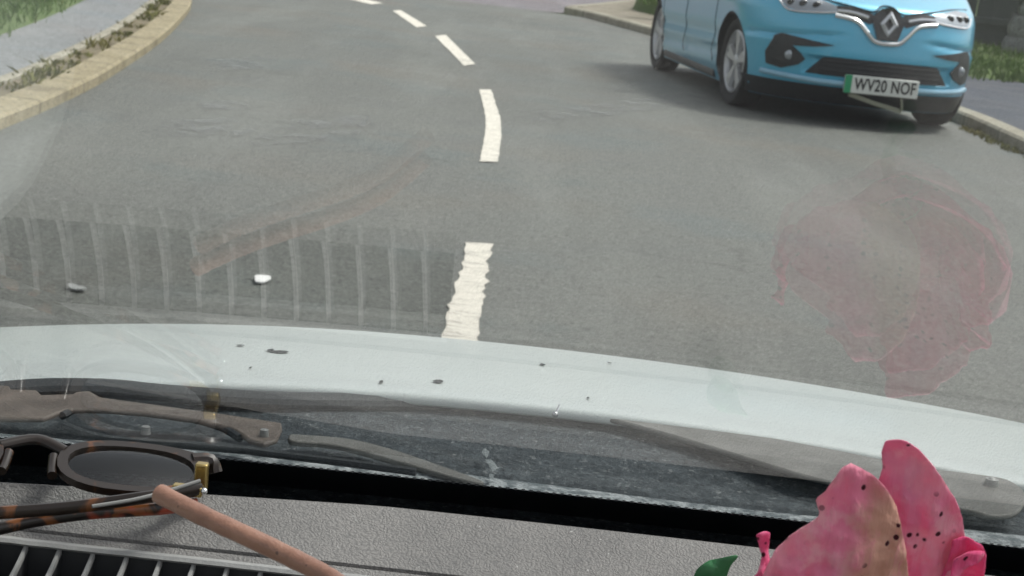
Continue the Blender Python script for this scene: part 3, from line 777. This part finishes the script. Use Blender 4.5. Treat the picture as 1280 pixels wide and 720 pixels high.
p = at_z(694, 518, .80); bm = bmesh.new(); bmesh.ops.create_uvsphere(bm, u_segments=12, v_segments=8, radius=.0018, matrix=Matrix.Translation(p)); tube(bm, [p, p + Vector((.002, .006, .004))], .0007, 6); opart('screw', bm, M['chrome'])

# windscreen: a raked, gently curved sheet of glass with real thickness
YG, RAKE = .705, R(30)
def glass(x, t_, o=0.):
    """t_ metres up the rake from dashboard level"""
    return Vector((x, YG - t_ * math.cos(RAKE) - .10 * (x - CX) ** 2 + o * math.sin(RAKE), .817 + t_ * math.sin(RAKE) + o * math.cos(RAKE)))
g = NT('windscreen glass'); g.t.nodes.remove(g.b)
lw = g.n('LayerWeight'); p5 = g.math('POWER', lw.outputs['Facing'], 5.0)
lw.inputs['Blend'].default_value = .5
fac = g.math('ADD', g.math('MULTIPLY', p5, .95), .035)
tr = g.n('BsdfTransparent'); tr.inputs[0].default_value = (.975, .99, .985, 1); gl = g.n('BsdfGlossy'); gl.inputs['Roughness'].default_value = .012
ms = g.n('MixShader'); g.l(fac, ms.inputs[0]); g.l(tr.outputs[0], ms.inputs[1]); g.l(gl.outputs[0], ms.inputs[2]); g.l(ms.outputs[0], g.out.inputs[0])
M['glass'] = g.m
bm = bmesh.new()
NXG, NTG = 40, 30
sheets = []
for o in (0., .0045):
    sheets.append([[bm.verts.new(glass(CX - .70 + 1.4 * i / NXG, -.10 + .98 * j / NTG, o)) for i in range(NXG + 1)] for j in range(NTG + 1)])
for S in sheets:
    for a, b in zip(S, S[1:]):
        for i in range(NXG): bm.faces.new((a[i], a[i + 1], b[i + 1], b[i]))
for j in range(NTG):
    for i in (0, NXG): bm.faces.new((sheets[0][j][i], sheets[0][j + 1][i], sheets[1][j + 1][i], sheets[1][j][i]))
for i in range(NXG):
    for j in (0, NTG): bm.faces.new((sheets[0][j][i], sheets[0][j][i + 1], sheets[1][j][i + 1], sheets[1][j][i]))
ws = opart('windscreen', bm, M['glass'])
M['frit'] = simple('black frit', (.006, .007, .009), .35)
TF = -.0095          # where the solid frit ends, up the rake
bm = bmesh.new(); NF = 60
fa = [[bm.verts.new(glass(CX - .70 + 1.4 * i / NF, t_, -.0008) + Vector((OX, 0, 0))) for i in range(NF + 1)] for t_ in (-.099, TF)]
fb = [[bm.verts.new(glass(CX - .70 + 1.4 * i / NF, t_, -.0003) + Vector((OX, 0, 0))) for i in range(NF + 1)] for t_ in (-.099, TF)]
for i in range(NF):
    bm.faces.new((fa[0][i], fa[0][i + 1], fa[1][i + 1], fa[1][i])); bm.faces.new((fa[1][i], fa[1][i + 1], fb[1][i + 1], fb[1][i]))
for r_, (tt, rad) in enumerate(((.0010, .00165), (.0040, .00150), (.0068, .00115))):
    for k in range(330):
        x = CX - .60 + 1.20 * (k + .5 * (r_ % 2)) / 330; q = []
        for s in range(6):
            th = s * math.pi / 3; q.append(bm.verts.new(glass(x + rad * math.cos(th), TF + tt + rad * math.sin(th), -.0013) + Vector((OX, 0, 0))))
        bm.faces.new(q)
obj('frit_band', bm, M['frit'], ws, smooth=False)

# dashboard
t = NT('grained grey dashboard')
gv = t.n('TexVoronoi'); gv.inputs['Scale'].default_value = 760; gv.inputs['Randomness'].default_value = .9
nz = t.n('TexNoise'); nz.inputs['Scale'].default_value = 160; nz.inputs['Detail'].default_value = 3; t.l(t.tc.outputs['Object'], nz.inputs['Vector'])
va = t.n('VectorMath', operation='SCALE'); va.inputs['Scale'].default_value = .006; t.l(nz.outputs['Color'], va.inputs[0])
vb = t.n('VectorMath', operation='ADD'); t.l(t.tc.outputs['Object'], vb.inputs[0]); t.l(va.outputs[0], vb.inputs[1]); t.l(vb.outputs[0], gv.inputs['Vector'])
f = t.noise(14, 5); c = t.mix(t.fr(f, .35, .65), (.140, .135, .131), (.180, .173, .166))
c = t.mix(t.fr(gv.outputs['Distance'], .35, .75, 0, .42), c, (.075, .075, .076))
c = t.mix(t.fr(t.noise(60, 5, .7), .55, .72, 0, .22), c, (.22, .21, .20))
c = t.mix(t.fr(t.noise(330, 2), .70, .76, 0, .6), c, (.42, .42, .41))
t.col(c); t.set(rough=.6, spec=.4); t.bump(gv.outputs['Distance'], .7, -.0006); M['dash'] = t.m
M['dash_black'] = simple('black trim', (.024, .025, .028), .6)
M['slat'] = simple('grey vent plastic', (.25, .25, .245), .55, var=.2, scale=120, bump=.3, bscale=600)
YE, YV, YV0 = .690, .644, .600           # far edge, vent far edge, vent near edge
VX0, VX1 = -.36, -.026
def dash_z(x, y):
    s = YE - y
    return .805 - .32 * min(s, .06) - .22 * max(0, min(s - .06, .09)) - .12 * max(0, s - .15) - 1.2 * max(0, s - .24) ** 2 - .10 * max(0, abs(x) - .3) ** 2
def edge_y(x): return YE - .10 * (x - CX) ** 2 - .10 * max(0, -(x + .05))
xs = sorted(set([round(-.68 + 1.36 * i / 90, 4) for i in range(91)] + [VX0, VX1]))
ys = [.20, .24, .28, .32, .36, .40, .44, .48, .52, .56, YV0, .610, .620, .632, YV, .6455, .6480, .6484, .6500, .6504, .664, .676, .685, YE]
bm = bmesh.new(); V = {}
for i, x in enumerate(xs):
    for j, y in enumerate(ys):
        yy = y if y <= .651 else .651 + (y - .651) * (edge_y(x) - .651) / (YE - .651)
        z = dash_z(x, y)
        if .6482 < y < .6502 and x < .30: z -= .0022
        V[i, j] = bm.verts.new((x, yy, z))
    for j, (dy, dz) in enumerate(((.0035, -.001), (.006, -.004), (.007, -.010), (.007, -.07))): V[i, len(ys) + j] = bm.verts.new((x, edge_y(x) + dy, .805 + dz - .10 * max(0, abs(x) - .3) ** 2))
NJ = len(ys) + 4
for i in range(len(xs) - 1):
    for j in range(NJ - 1):
        if xs[i] >= VX0 - 1e-6 and xs[i + 1] <= VX1 + 1e-6 and j < len(ys) and ys[j] >= YV0 - 1e-6 and j + 1 < len(ys) and ys[j + 1] <= YV + 1e-6: continue
        f = bm.faces.new((V[i, j], V[i + 1, j], V[i + 1, j + 1], V[i, j + 1]))
        if j >= len(ys) + 1: f.material_index = 1
dash = opart('dashboard', bm, [M['dash'], M['dash_black']])
bm = bmesh.new(); box(bm, (-.69 + OX, .655 - .05, .70), (.69 + OX, .80, .742)); obj('defrost_channel', bm, M['dash_black'], dash, smooth=False)
bm = bmesh.new(); lathe(bm, [(.0005, .812), (.10, .811), (.115, .808), (.121, .800), (.122, .76)], 48)  # out-of-frame disc added for the pale arc it reflects in the windscreen
for v in bm.verts: v.co = Vector((-.306 + v.co.x + OX, .510 + v.co.z, v.co.y - .010))
obj('reflected_disc', bm, simple('pale grey disc', (.30, .31, .30), .6), dash)
# air vent sunk in the dashboard
bm = bmesh.new()
b0 = [(VX0, YV0), (VX1, YV0), (VX1, YV), (VX0, YV)]
tv = [bm.verts.new((x + OX, y, dash_z(x, y) - .0005)) for x, y in b0]; lv = [bm.verts.new((x + OX, y, dash_z(x, y) - .05)) for x, y in b0]
for k in range(4): bm.faces.new((tv[k], tv[(k + 1) % 4], lv[(k + 1) % 4], lv[k]))
bm.faces.new(lv)
vent = obj('air_vent', bm, M['dash_black'], own, smooth=False)
bm = bmesh.new()
xx = [VX0 + (VX1 - VX0) * k / 40 for k in range(41)]
tube(bm, [(x + OX, YV - .0015, dash_z(x, YV) - .0012 + .0003 * noise.noise((x * 300, 0, 0))) for x in xx], .0022, 6, (1.2, .7)); obj('vent_rim', bm, M['slat'], vent)
def slat_bm(x):
    bm = bmesh.new(); rows = []
    for k in range(13):
        s = k / 12; y = YV - .002 - (YV - YV0 - .004) * s; z = dash_z(x, y) - .0015 - .006 * s * (1 - s) * 2 - .004 * s
        xx_ = x - .0045 * s
        rows.append([bm.verts.new((xx_ + OX + a, y, z + b)) for a, b in ((-.0008, -.022), (-.0010, -.0026), (-.0010, -.0007), (-.0006, 0), (.0006, 0), (.0010, -.0007), (.0010, -.0026), (.0008, -.022))])
    for a, b in zip(rows, rows[1:]):
        for i in range(7):
            f = bm.faces.new((a[i], a[i + 1], b[i + 1], b[i]))
            if i in (0, 6): f.material_index = 1
    bm.faces.new(rows[0]); bm.faces.new(rows[-1]); return bm
x = VX1 - .010
while x > VX0 + .02:
    obj('slat', slat_bm(x), [M['slat'], M['dash_black']], vent); x -= .01450

# ------------------------------------------------------------------ things lying on the dashboard
# folded tortoiseshell glasses
t = NT('tortoiseshell'); f = t.noise(70, 3, .5, dist=1.2); c = t.mix(t.fr(f, .50, .62), (.012, .009, .008), (.16, .055, .015)); c = t.mix(t.fr(t.noise(48, 2), .60, .68), c, (.28, .05, .025)); t.col(c); t.set(rough=.3, coat=.15); M['tort'] = t.m
t = NT('dark frame'); f = t.noise(60, 3, .5, dist=1.); t.col(t.mix(t.fr(f, .54, .70), (.016, .010, .007), (.13, .048, .016))); t.set(rough=.28, coat=.15, spec=.4); M['frame'] = t.m
M['gold'] = simple('amber metal hinge', (.42, .31, .12), .25, metal=.8)
g = NT('lens glass'); g.t.nodes.remove(g.b); lw = g.n('LayerWeight'); lw.inputs[0].default_value = .5
fac = g.math('ADD', g.math('MULTIPLY', g.math('POWER', lw.outputs['Facing'], 5.), .8), .07)
tr = g.n('BsdfTransparent'); tr.inputs[0].default_value = (.93, .95, .95, 1); gl = g.n('BsdfGlossy'); gl.inputs['Roughness'].default_value = .02
ms = g.n('MixShader'); g.l(fac, ms.inputs[0]); g.l(tr.outputs[0], ms.inputs[1]); g.l(gl.outputs[0], ms.inputs[2]); g.l(ms.outputs[0], g.out.inputs[0]); M['lens'] = g.m
spec = thing('eyeglasses', 'folded tortoiseshell glasses lying at the left of the dashboard', 'glasses', (-.17, .65, .80))
SO = Vector((-.17, .65, .80))
# local frame of the front: e1 along the brow, e2 up the lens (away from the viewer)
pA = at_z(268, 571, .8175); pB = at_z(0, 546, .8225)
e1 = (pA - pB).normalized(); nrm = e1.cross(Vector((0, math.cos(R(12)), math.sin(R(12))))).normalized(); e2 = nrm.cross(e1).normalized()
if e2.y < 0: e2 = -e2
if nrm.z < 0: nrm = -nrm
def gp(a, b, c=0.): return pA + e1 * a + e2 * b + nrm * c - SO
# outlines in metres: origin at the outer top corner, a to the left is negative
def lens_out(c0, n=28):
    return [(c0 + .0275 * math.copysign(abs(math.cos(q)) ** .8, math.cos(q)), -.0185 + (.0145 if math.sin(q) > 0 else .0165) * math.copysign(abs(math.sin(q)) ** .85, math.sin(q))) for q in [2 * math.pi * k / n for k in range(n)]]
def ring_part(bm, inner, outer, th):
    n = len(inner)
    rows = [[bm.verts.new(gp(a, b, h_)) for a, b in P_] for P_, h_ in ((inner, .0), (inner, th), (outer, th), (outer, 0.))]
    for r1, r2 in zip(rows, rows[1:] + rows[:1]):
        for k in range(n): bm.faces.new((r1[k], r1[(k + 1) % n], r2[(k + 1) % n], r2[k]))
bm = bmesh.new()
for c0 in (-.036, -.1230):
    L = lens_out(c0); O = []
    for (a, b) in L:
        dx, dy = (a - c0) / .0275, (b + .0185) / .0155; k = math.hypot(dx, dy)
        ex_ = max(0, (dx if c0 > -.05 else -dx)) * max(0, min(1, dy * .9 + .35)); O.append((a + (.0075 if c0 > -.05 else -.0075) * ex_ ** 2 + .0036 * dx / k + (.001 if dx > 0 else -.001), b + (.0046 if dy > 0 else .0044) * dy / k))
    ring_part(bm, L, O, .0036)
tube(bm, smooth_path([gp(-.0655, -.010, .002), gp(-.0785, -.004, .003), gp(-.0935, -.010, .002)], 5), .0030, 10, (1, .8))
for sg in (-1, 1): tube(bm, smooth_path([gp(-.0795 + sg * .0095, -.015, .002), gp(-.0795 + sg * .0100, -.023, .001), gp(-.0795 + sg * .0106, -.029, .001)], 5), .0022, 10)
tube(bm, smooth_path([gp(-.010, -.008, .002), gp(-.002, -.006, .0015), gp(.001, -.009, -.003)], 4), .0034, 8)
tube(bm, smooth_path([gp(-.132, -.008, .002), gp(-.140, -.006, .0015), gp(-.143, -.009, -.003)], 4), .0034, 8)
obj('frame', bm, M['frame'], spec)
for c0 in (-.036, -.1230):
    bm = bmesh.new(); L = lens_out(c0)
    def lf(a, b, k, c0=c0): return gp(a, b, .0022 + k + .0022 * (1 - ((a - c0) / .0275) ** 2 - ((b + .0185) / .0155) ** 2))
    patch(bm, [(c0 + (a - c0) * 1.01, -.0185 + (b + .0185) * 1.01) for a, b in L], .005, lf, thick=.0014)
    obj('lens', bm, M['lens'], spec)
# temples folded across in front of the lenses
def W2(u, v, z): return at_z(u, v, z) - SO
bm = bmesh.new(); tube(bm, smooth_path([W2(252, 612, 0.8165), W2(180, 622, 0.8155), W2(90, 634, 0.8120), W2(0, 641, 0.8100), W2(-120, 648, 0.8075), W2(-190, 668, 0.8045)], 7), [.0025] * 36, 10, (.7, 1.15))
obj('temple_arm', bm, M['frame'], spec)
bm = bmesh.new(); tube(bm, smooth_path([W2(246, 630, 0.8100), W2(200, 636, 0.8090), W2(110, 642, 0.8060), W2(40, 652, 0.8025), W2(-30, 664, 0.8005), W2(-200, 664, 0.8045), W2(-330, 640, 0.8115)], 7), [.0023] * 43, 10, (.8, 1.2))
obj('temple_arm', bm, M['tort'], spec)
bm = bmesh.new(); tube(bm, smooth_path([W2(115, 633, 0.8150), W2(170, 624, 0.8165), W2(215, 612, 0.8185), W2(250, 601, 0.8205)], 6), .0009, 8); obj('hinge_wire', bm, simple('dull wire', (.17, .17, .165), .5, metal=.2), spec)
bm = bmesh.new(); q = W2(252, 592, 0.8185); box(bm, (-.0028, -.0025, -.008), (.0028, .0025, .005), None, q); hg = obj('hinge', bm, M['gold'], spec, bevel=.0008)
bm = bmesh.new(); q = W2(236, 613, 0.8155); box(bm, (-.007, -.0022, -.0022), (.006, .0022, .0024), None, q); obj('hinge', bm, M['gold'], spec, bevel=.0006)
bm = bmesh.new(); q = W2(257, 611, 0.8175); bmesh.ops.create_uvsphere(bm, u_segments=12, v_segments=8, radius=.0015, matrix=Matrix.Translation(q + Vector((0, -.003, 0)))); obj('hinge_screw', bm, M['chrome'], hg)

# brown stick
t = NT('brown bark'); f = t.noise(30, 5, .6, stretch=(1, 1, 1)); c = t.mix(t.fr(f, .35, .68), (.185, .088, .060), (.285, .148, .100)); c = t.mix(t.fr(t.noise(240, 2), .68, .74, 0, .8), c, (.07, .035, .03)); c = t.mix(t.fr(t.noise(110, 3), .62, .72, 0, .5), c, (.30, .18, .13)); t.col(c); t.set(rough=.36, spec=.6); t.bump(t.noise(120, 5), .6, .002); M['bark'] = t.m
sp_ = smooth_path([at_z(199, 617, .852), at_z(250, 643, .850), at_z(310, 671, .847), at_z(360, 695, .844), at_z(412, 722, .842), (-.036, .500, .8405)], 6)
bm = bmesh.new(); tube(bm, sp_, [.0037 + .0003 * noise.noise((i * .6, 0, 0)) - .0003 * i / len(sp_) for i in range(len(sp_))], 16)
st = obj('stick', bm, M['bark']); tag(st, 'brown stick with dark specks, its cut end on the glasses', 'stick')
bm = bmesh.new(); bmesh.ops.create_cone(bm, cap_ends=True, segments=16, radius1=.0035, radius2=.0028, depth=.0008, matrix=Matrix.Translation(sp_[0]) @ (sp_[0] - sp_[1]).to_track_quat('Z', 'Y').to_matrix().to_4x4())
obj('cut_end', bm, simple('pale cut wood', (.42, .27, .19), .7, scale=400), st)

# rose
def mat_petal(name, base, deep, pale, tan=None):
    t = NT(name)
    gm = t.n('NewGeometry'); sx = t.n('SeparateXYZ'); t.l(gm.outputs['Position'], sx.inputs[0]); sn = t.n('SeparateXYZ'); t.l(gm.outputs['Normal'], sn.inputs[0])
    f = t.noise(38, 5, .55, dist=.6); g = t.noise(90, 5, .6)
    c = t.mix(t.fr(f, .38, .62), base, deep); c = t.mix(t.fr(g, .52, .68, 0, .55), c, pale); c = t.mix(t.fr(t.noise(22, 4, .6), .52, .66, 0, .45), c, (.66, .27, .40))
    if tan:
        a = t.math('ADD', sx.outputs[0], t.math('MULTIPLY', t.math('SUBTRACT', t.noise(45, 4), .5), .02))
        c = t.mix(t.math('MULTIPLY', t.fr(a, tan - .007, tan + .006), t.math('MULTIPLY', t.fr(t.math('MULTIPLY', sn.outputs[1], -1.), -.1, .15), t.fr(t.math('ADD', sx.outputs[2], t.math('MULTIPLY', t.noise(40, 3), .02)), .916, .900))), c, (.66, .38, .29))
    vn = t.noise(420, 4, .6, stretch=(1, 1, .10)); c = t.mix(t.fr(vn, .5, .68, 0, .32), c, deep)
    vo = t.n('TexVoronoi'); vo.inputs['Scale'].default_value = 300; t.l(t.tc.outputs['Object'], vo.inputs['Vector'])
    sc = t.n('SeparateColor'); t.l(vo.outputs['Color'], sc.inputs[0])
    spk = t.math('MULTIPLY', t.fr(vo.outputs['Distance'], .36, .24), t.math('GREATER_THAN', sc.outputs[0], .78))
    spk = t.math('MULTIPLY', spk, t.fr(t.noise(26, 2), .44, .54))
    c = t.mix(spk, c, (.06, .008, .016)); t.col(c); t.set(rough=.72, spec=.16)
    t.b.inputs['Sheen Weight'].default_value = .15
    t.bump(t.math('ADD', f, t.math('MULTIPLY', vn, .4)), 1.0, .0035)
    tl = t.n('BsdfTranslucent'); t.l(c, tl.inputs[0]); mx = t.n('MixShader'); mx.inputs[0].default_value = .32
    t.l(t.b.outputs[0], mx.inputs[1]); t.l(tl.outputs[0], mx.inputs[2]); t.l(mx.outputs[0], t.out.inputs[0])
    return t.m
M['petA'] = mat_petal('front petal', (.86, .40, .48), (.82, .26, .40), (.86, .54, .57), tan=.1280)
M['petB'] = mat_petal('rear petal', (.86, .37, .47), (.82, .24, .39), (.86, .51, .58))
M['petC'] = mat_petal('bright petal', (.86, .14, .32), (.78, .07, .23), (.88, .32, .46))
ROSE_Y = .525
rose = thing('rose', 'wilting pink rose with dark spotted petals standing at the right of the dashboard', 'rose', (.17, .53, .80))
RO = Vector((.17, .53, .80))
def petal(name, outline, mat, depth, th=.0005, step=.0035, sm=4, curl=.0016):
    """outline as sighted, given its own depth field depth(u, v) in metres ahead of the lens; rims roll back"""
    P_ = sp2(outline + [outline[0]], sm)[:-1]
    bm = bmesh.new(); s = 1000.; Pd = densify(P_, 3.); cx = sum(p[0] for p in P_) / len(P_); cy = max(p[1] for p in P_)
    def fn(a, b, k):
        u, v = a * s, b * s; d = min(math.dist((u, v), q) for q in Pd)
        an = math.atan2(u - cx, cy - v); r_ = math.hypot(u - cx, cy - v)
        vein = .00035 * math.sin(an * 46 + 3 * noise.noise((u * .02, v * .02, 9))) * min(1, r_ / 60) + .0006 * noise.noise((an * 9, r_ * .006, 4))
        jag = .5 if d > 1 else 0
        return at_y(u, v, depth(u, v) - curl * math.exp(-(d / 6.) ** 2) * (.6 + .9 * noise.noise((u * .03, v * .03, 2))) + vein) - RO
    Pj = [(u + 1.3 * noise.noise((u * .12, v * .12, 1)), v + 1.3 * noise.noise((u * .12, v * .12, 6))) for u, v in densify(P_, 5.)]
    patch(bm, [(u / s, v / s) for u, v in Pj], .0055, fn, thick=0)
    o = obj(name, bm, mat, rose); q = o.modifiers.new('thick', 'SOLIDIFY'); q.thickness = th; q.offset = 0
    return o
def wob(u, v, k=1.): return .0026 * k * noise.noise((u * .018, v * .018, k * 7)) + .0020 * noise.noise((u * .05, v * .05, k * 3)) - .0020 * max(0, .25 - abs(noise.noise((u * .022, v * .03, k * 5)))) * 4 * .34
dB = lambda u, v: .5255 + .000001 * (u - 1150) ** 2 * .9 + .00006 * (560 - v) * -.35 + wob(u, v, 1.3)
petal('petal', [(1102, 566), (1106, 553), (1116, 550), (1130, 551), (1148, 562), (1168, 584), (1184, 608), (1200, 638), (1206, 680), (1198, 720), (1180, 800), (1140, 850), (1105, 800), (1098, 700), (1090, 625), (1098, 600), (1103, 585)], M['petB'], dB)
def dA(u, v):
    d = .5175 + .4e-6 * (u - 1050) ** 2 - .00002 * (v - 600)
    d -= .0022 * math.exp(-(((v - 690) - .55 * (1090 - u)) / 16.) ** 2) * (1 if 1010 < u < 1110 else .3)
    d += .004 * max(0, (1050 - u) / 60) * math.exp(-((v - 630) / 30.) ** 2)
    return d + wob(u, v, 1.)
petal('petal', [(1063, 579), (1082, 588), (1100, 602), (1116, 624), (1126, 655), (1132, 690), (1136, 740), (1125, 820), (1085, 860), (1030, 860), (975, 820), (950, 745), (955, 718), (968, 690), (990, 668), (1018, 650), (1024, 640), (1020, 625), (1032, 614), (1045, 596), (1055, 584)], M['petA'], dA, sm=3)
petal('petal', [(1190, 676), (1206, 671), (1220, 678), (1231, 688), (1229, 725), (1205, 800), (1160, 840), (1165, 760), (1185, 700)], M['petC'], lambda u, v: .532 + .00008 * (u - 1190) + wob(u, v, 2.1))
petal('petal', [(1192, 700), (1212, 690), (1229, 689), (1224, 702), (1205, 712), (1188, 735)], M['petC'], lambda u, v: .524 + .0002 * (u - 1190) + wob(u, v, 2.7))
petal('petal', [(946, 669), (955, 665), (962, 668), (960, 690), (966, 706), (985, 720), (980, 800), (950, 800), (938, 735), (948, 712), (952, 694), (948, 680)], M['petC'], lambda u, v: .521 + .00008 * (960 - u) + wob(u, v, 3.3))
# the petals on the windscreen side and the underside close the flower
hub = Vector((.150, .532, .784))
for k, (ang, rad, hgt, mt) in enumerate(((35, .030, .060, 'petB'), (95, .032, .066, 'petC'), (150, .031, .058, 'petB'), (205, .026, .045, 'petC'), (330, .028, .052, 'petC'), (65, .020, .062, 'petC'), (130, .020, .056, 'petB'))):
    bm = bmesh.new(); a0 = R(ang); rows = []
    for j in range(13):
        t_ = j / 12; row = []
        wdt = .055 * math.sin(min(1, t_ * 1.25) * math.pi * .5) ** .7 * (1 - .75 * max(0, t_ - .7) / .3 * max(0, t_ - .7) / .3)
        for i in range(13):
            s = (i / 12 - .5) * 2; aa = a0 + s * wdt / (rad + .012)
            r_ = .006 + rad * math.sin(t_ * 1.5) + .006 * max(0, t_ - .75) * s * s * 2 + .0015 * noise.noise((aa * 3, t_ * 4, k))
            row.append(bm.verts.new(hub - RO + Vector((r_ * math.cos(aa), r_ * math.sin(aa) * .8, hgt * 1.05 * t_ * (1 - .10 * s * s)))))
        rows.append(row)
    for a, b in zip(rows, rows[1:]):
        for i in range(12): bm.faces.new((a[i], a[i + 1], b[i + 1], b[i]))
    o = obj('petal', bm, M[mt], rose); q = o.modifiers.new('thick', 'SOLIDIFY'); q.thickness = .0007
t = NT('leaf green'); f = t.noise(60, 4); t.col(t.mix(t.fr(f, .35, .65), (.018, .115, .035), (.035, .17, .06))); t.set(rough=.45); t.bump(t.noise(200, 3), .3, .001); M['leaf'] = t.m
bm = bmesh.new(); patch(bm, [(u / 1000, v / 1000) for u, v in sp2([(866, 728), (872, 712), (886, 702), (904, 697), (922, 694), (914, 706), (908, 722), (900, 745), (880, 770), (868, 750), (866, 728)], 4)[:-1]], .008, lambda a, b, k: at_y(a * 1000, b * 1000, .640 + .00012 * abs((a - .88) * 1000 + (b - .72) * 800) + wob(a * 1000, b * 1000, 4.)) - RO, thick=0)
lf_ = obj('leaf', bm, M['leaf'], rose); q = lf_.modifiers.new('thick', 'SOLIDIFY'); q.thickness = .0006
bm = bmesh.new(); tube(bm, smooth_path([hub - RO + Vector((0, 0, .006)), hub - RO + Vector((-.004, -.004, -.012)), Vector((-.024, -.030, -.012))], 6), .0028, 8); obj('stem', bm, M['leaf'], rose)
bm = bmesh.new(); lathe(bm, [(.0005, 0), (.008, .002), (.011, .008), (.007, .016)], 16)
bmesh.ops.rotate(bm, verts=bm.verts, cent=(0, 0, 0), matrix=Matrix.Rotation(R(90), 3, 'X')); bmesh.ops.translate(bm, verts=bm.verts, vec=hub - RO - Vector((0, 0, .002))); obj('calyx', bm, M['leaf'], rose)

# scraps lying on the road just ahead of the bonnet
def scrap(name, u, v, a_, b_, ang, mat, label):
    c = at_z(u, v, .006); n0 = 18; bm = bmesh.new(); ca, sa = math.cos(R(ang)), math.sin(R(ang)); top = []; lo = []
    for q in range(n0):
        tq = 2 * math.pi * q / n0; r_ = 1 + .35 * noise.noise((math.cos(tq) * 1.4 + .37 * u, math.sin(tq) * 1.4, .37 * v)); X_, Y_ = a_ * r_ * math.cos(tq), b_ * r_ * math.sin(tq)
        x, y = X_ * ca - Y_ * sa, X_ * sa + Y_ * ca
        top.append(bm.verts.new((c.x + x, c.y + y, .010 + .010 * (X_ / a_) ** 2 * .35))); lo.append(bm.verts.new((c.x + x, c.y + y, .006 + .010 * (X_ / a_) ** 2 * .35)))
    bm.faces.new(top); bm.faces.new(lo[::-1])
    for k in range(n0): bm.faces.new((top[k], lo[k], lo[(k + 1) % n0], top[(k + 1) % n0]))
    return tag(obj(name, bm, mat), label, 'litter')
scrap('paper_scrap', 328, 350, .023, .046, 0, simple('white scrap', (.82, .82, .80), .6, scale=60), 'small bright white scrap lying on the road ahead of the bonnet')
scrap('dull_leaf', 97, 361, .030, .018, -35, simple('pale grey leaf', (.30, .31, .30), .7, scale=60), 'grey elongated scrap on the road near the left edge')
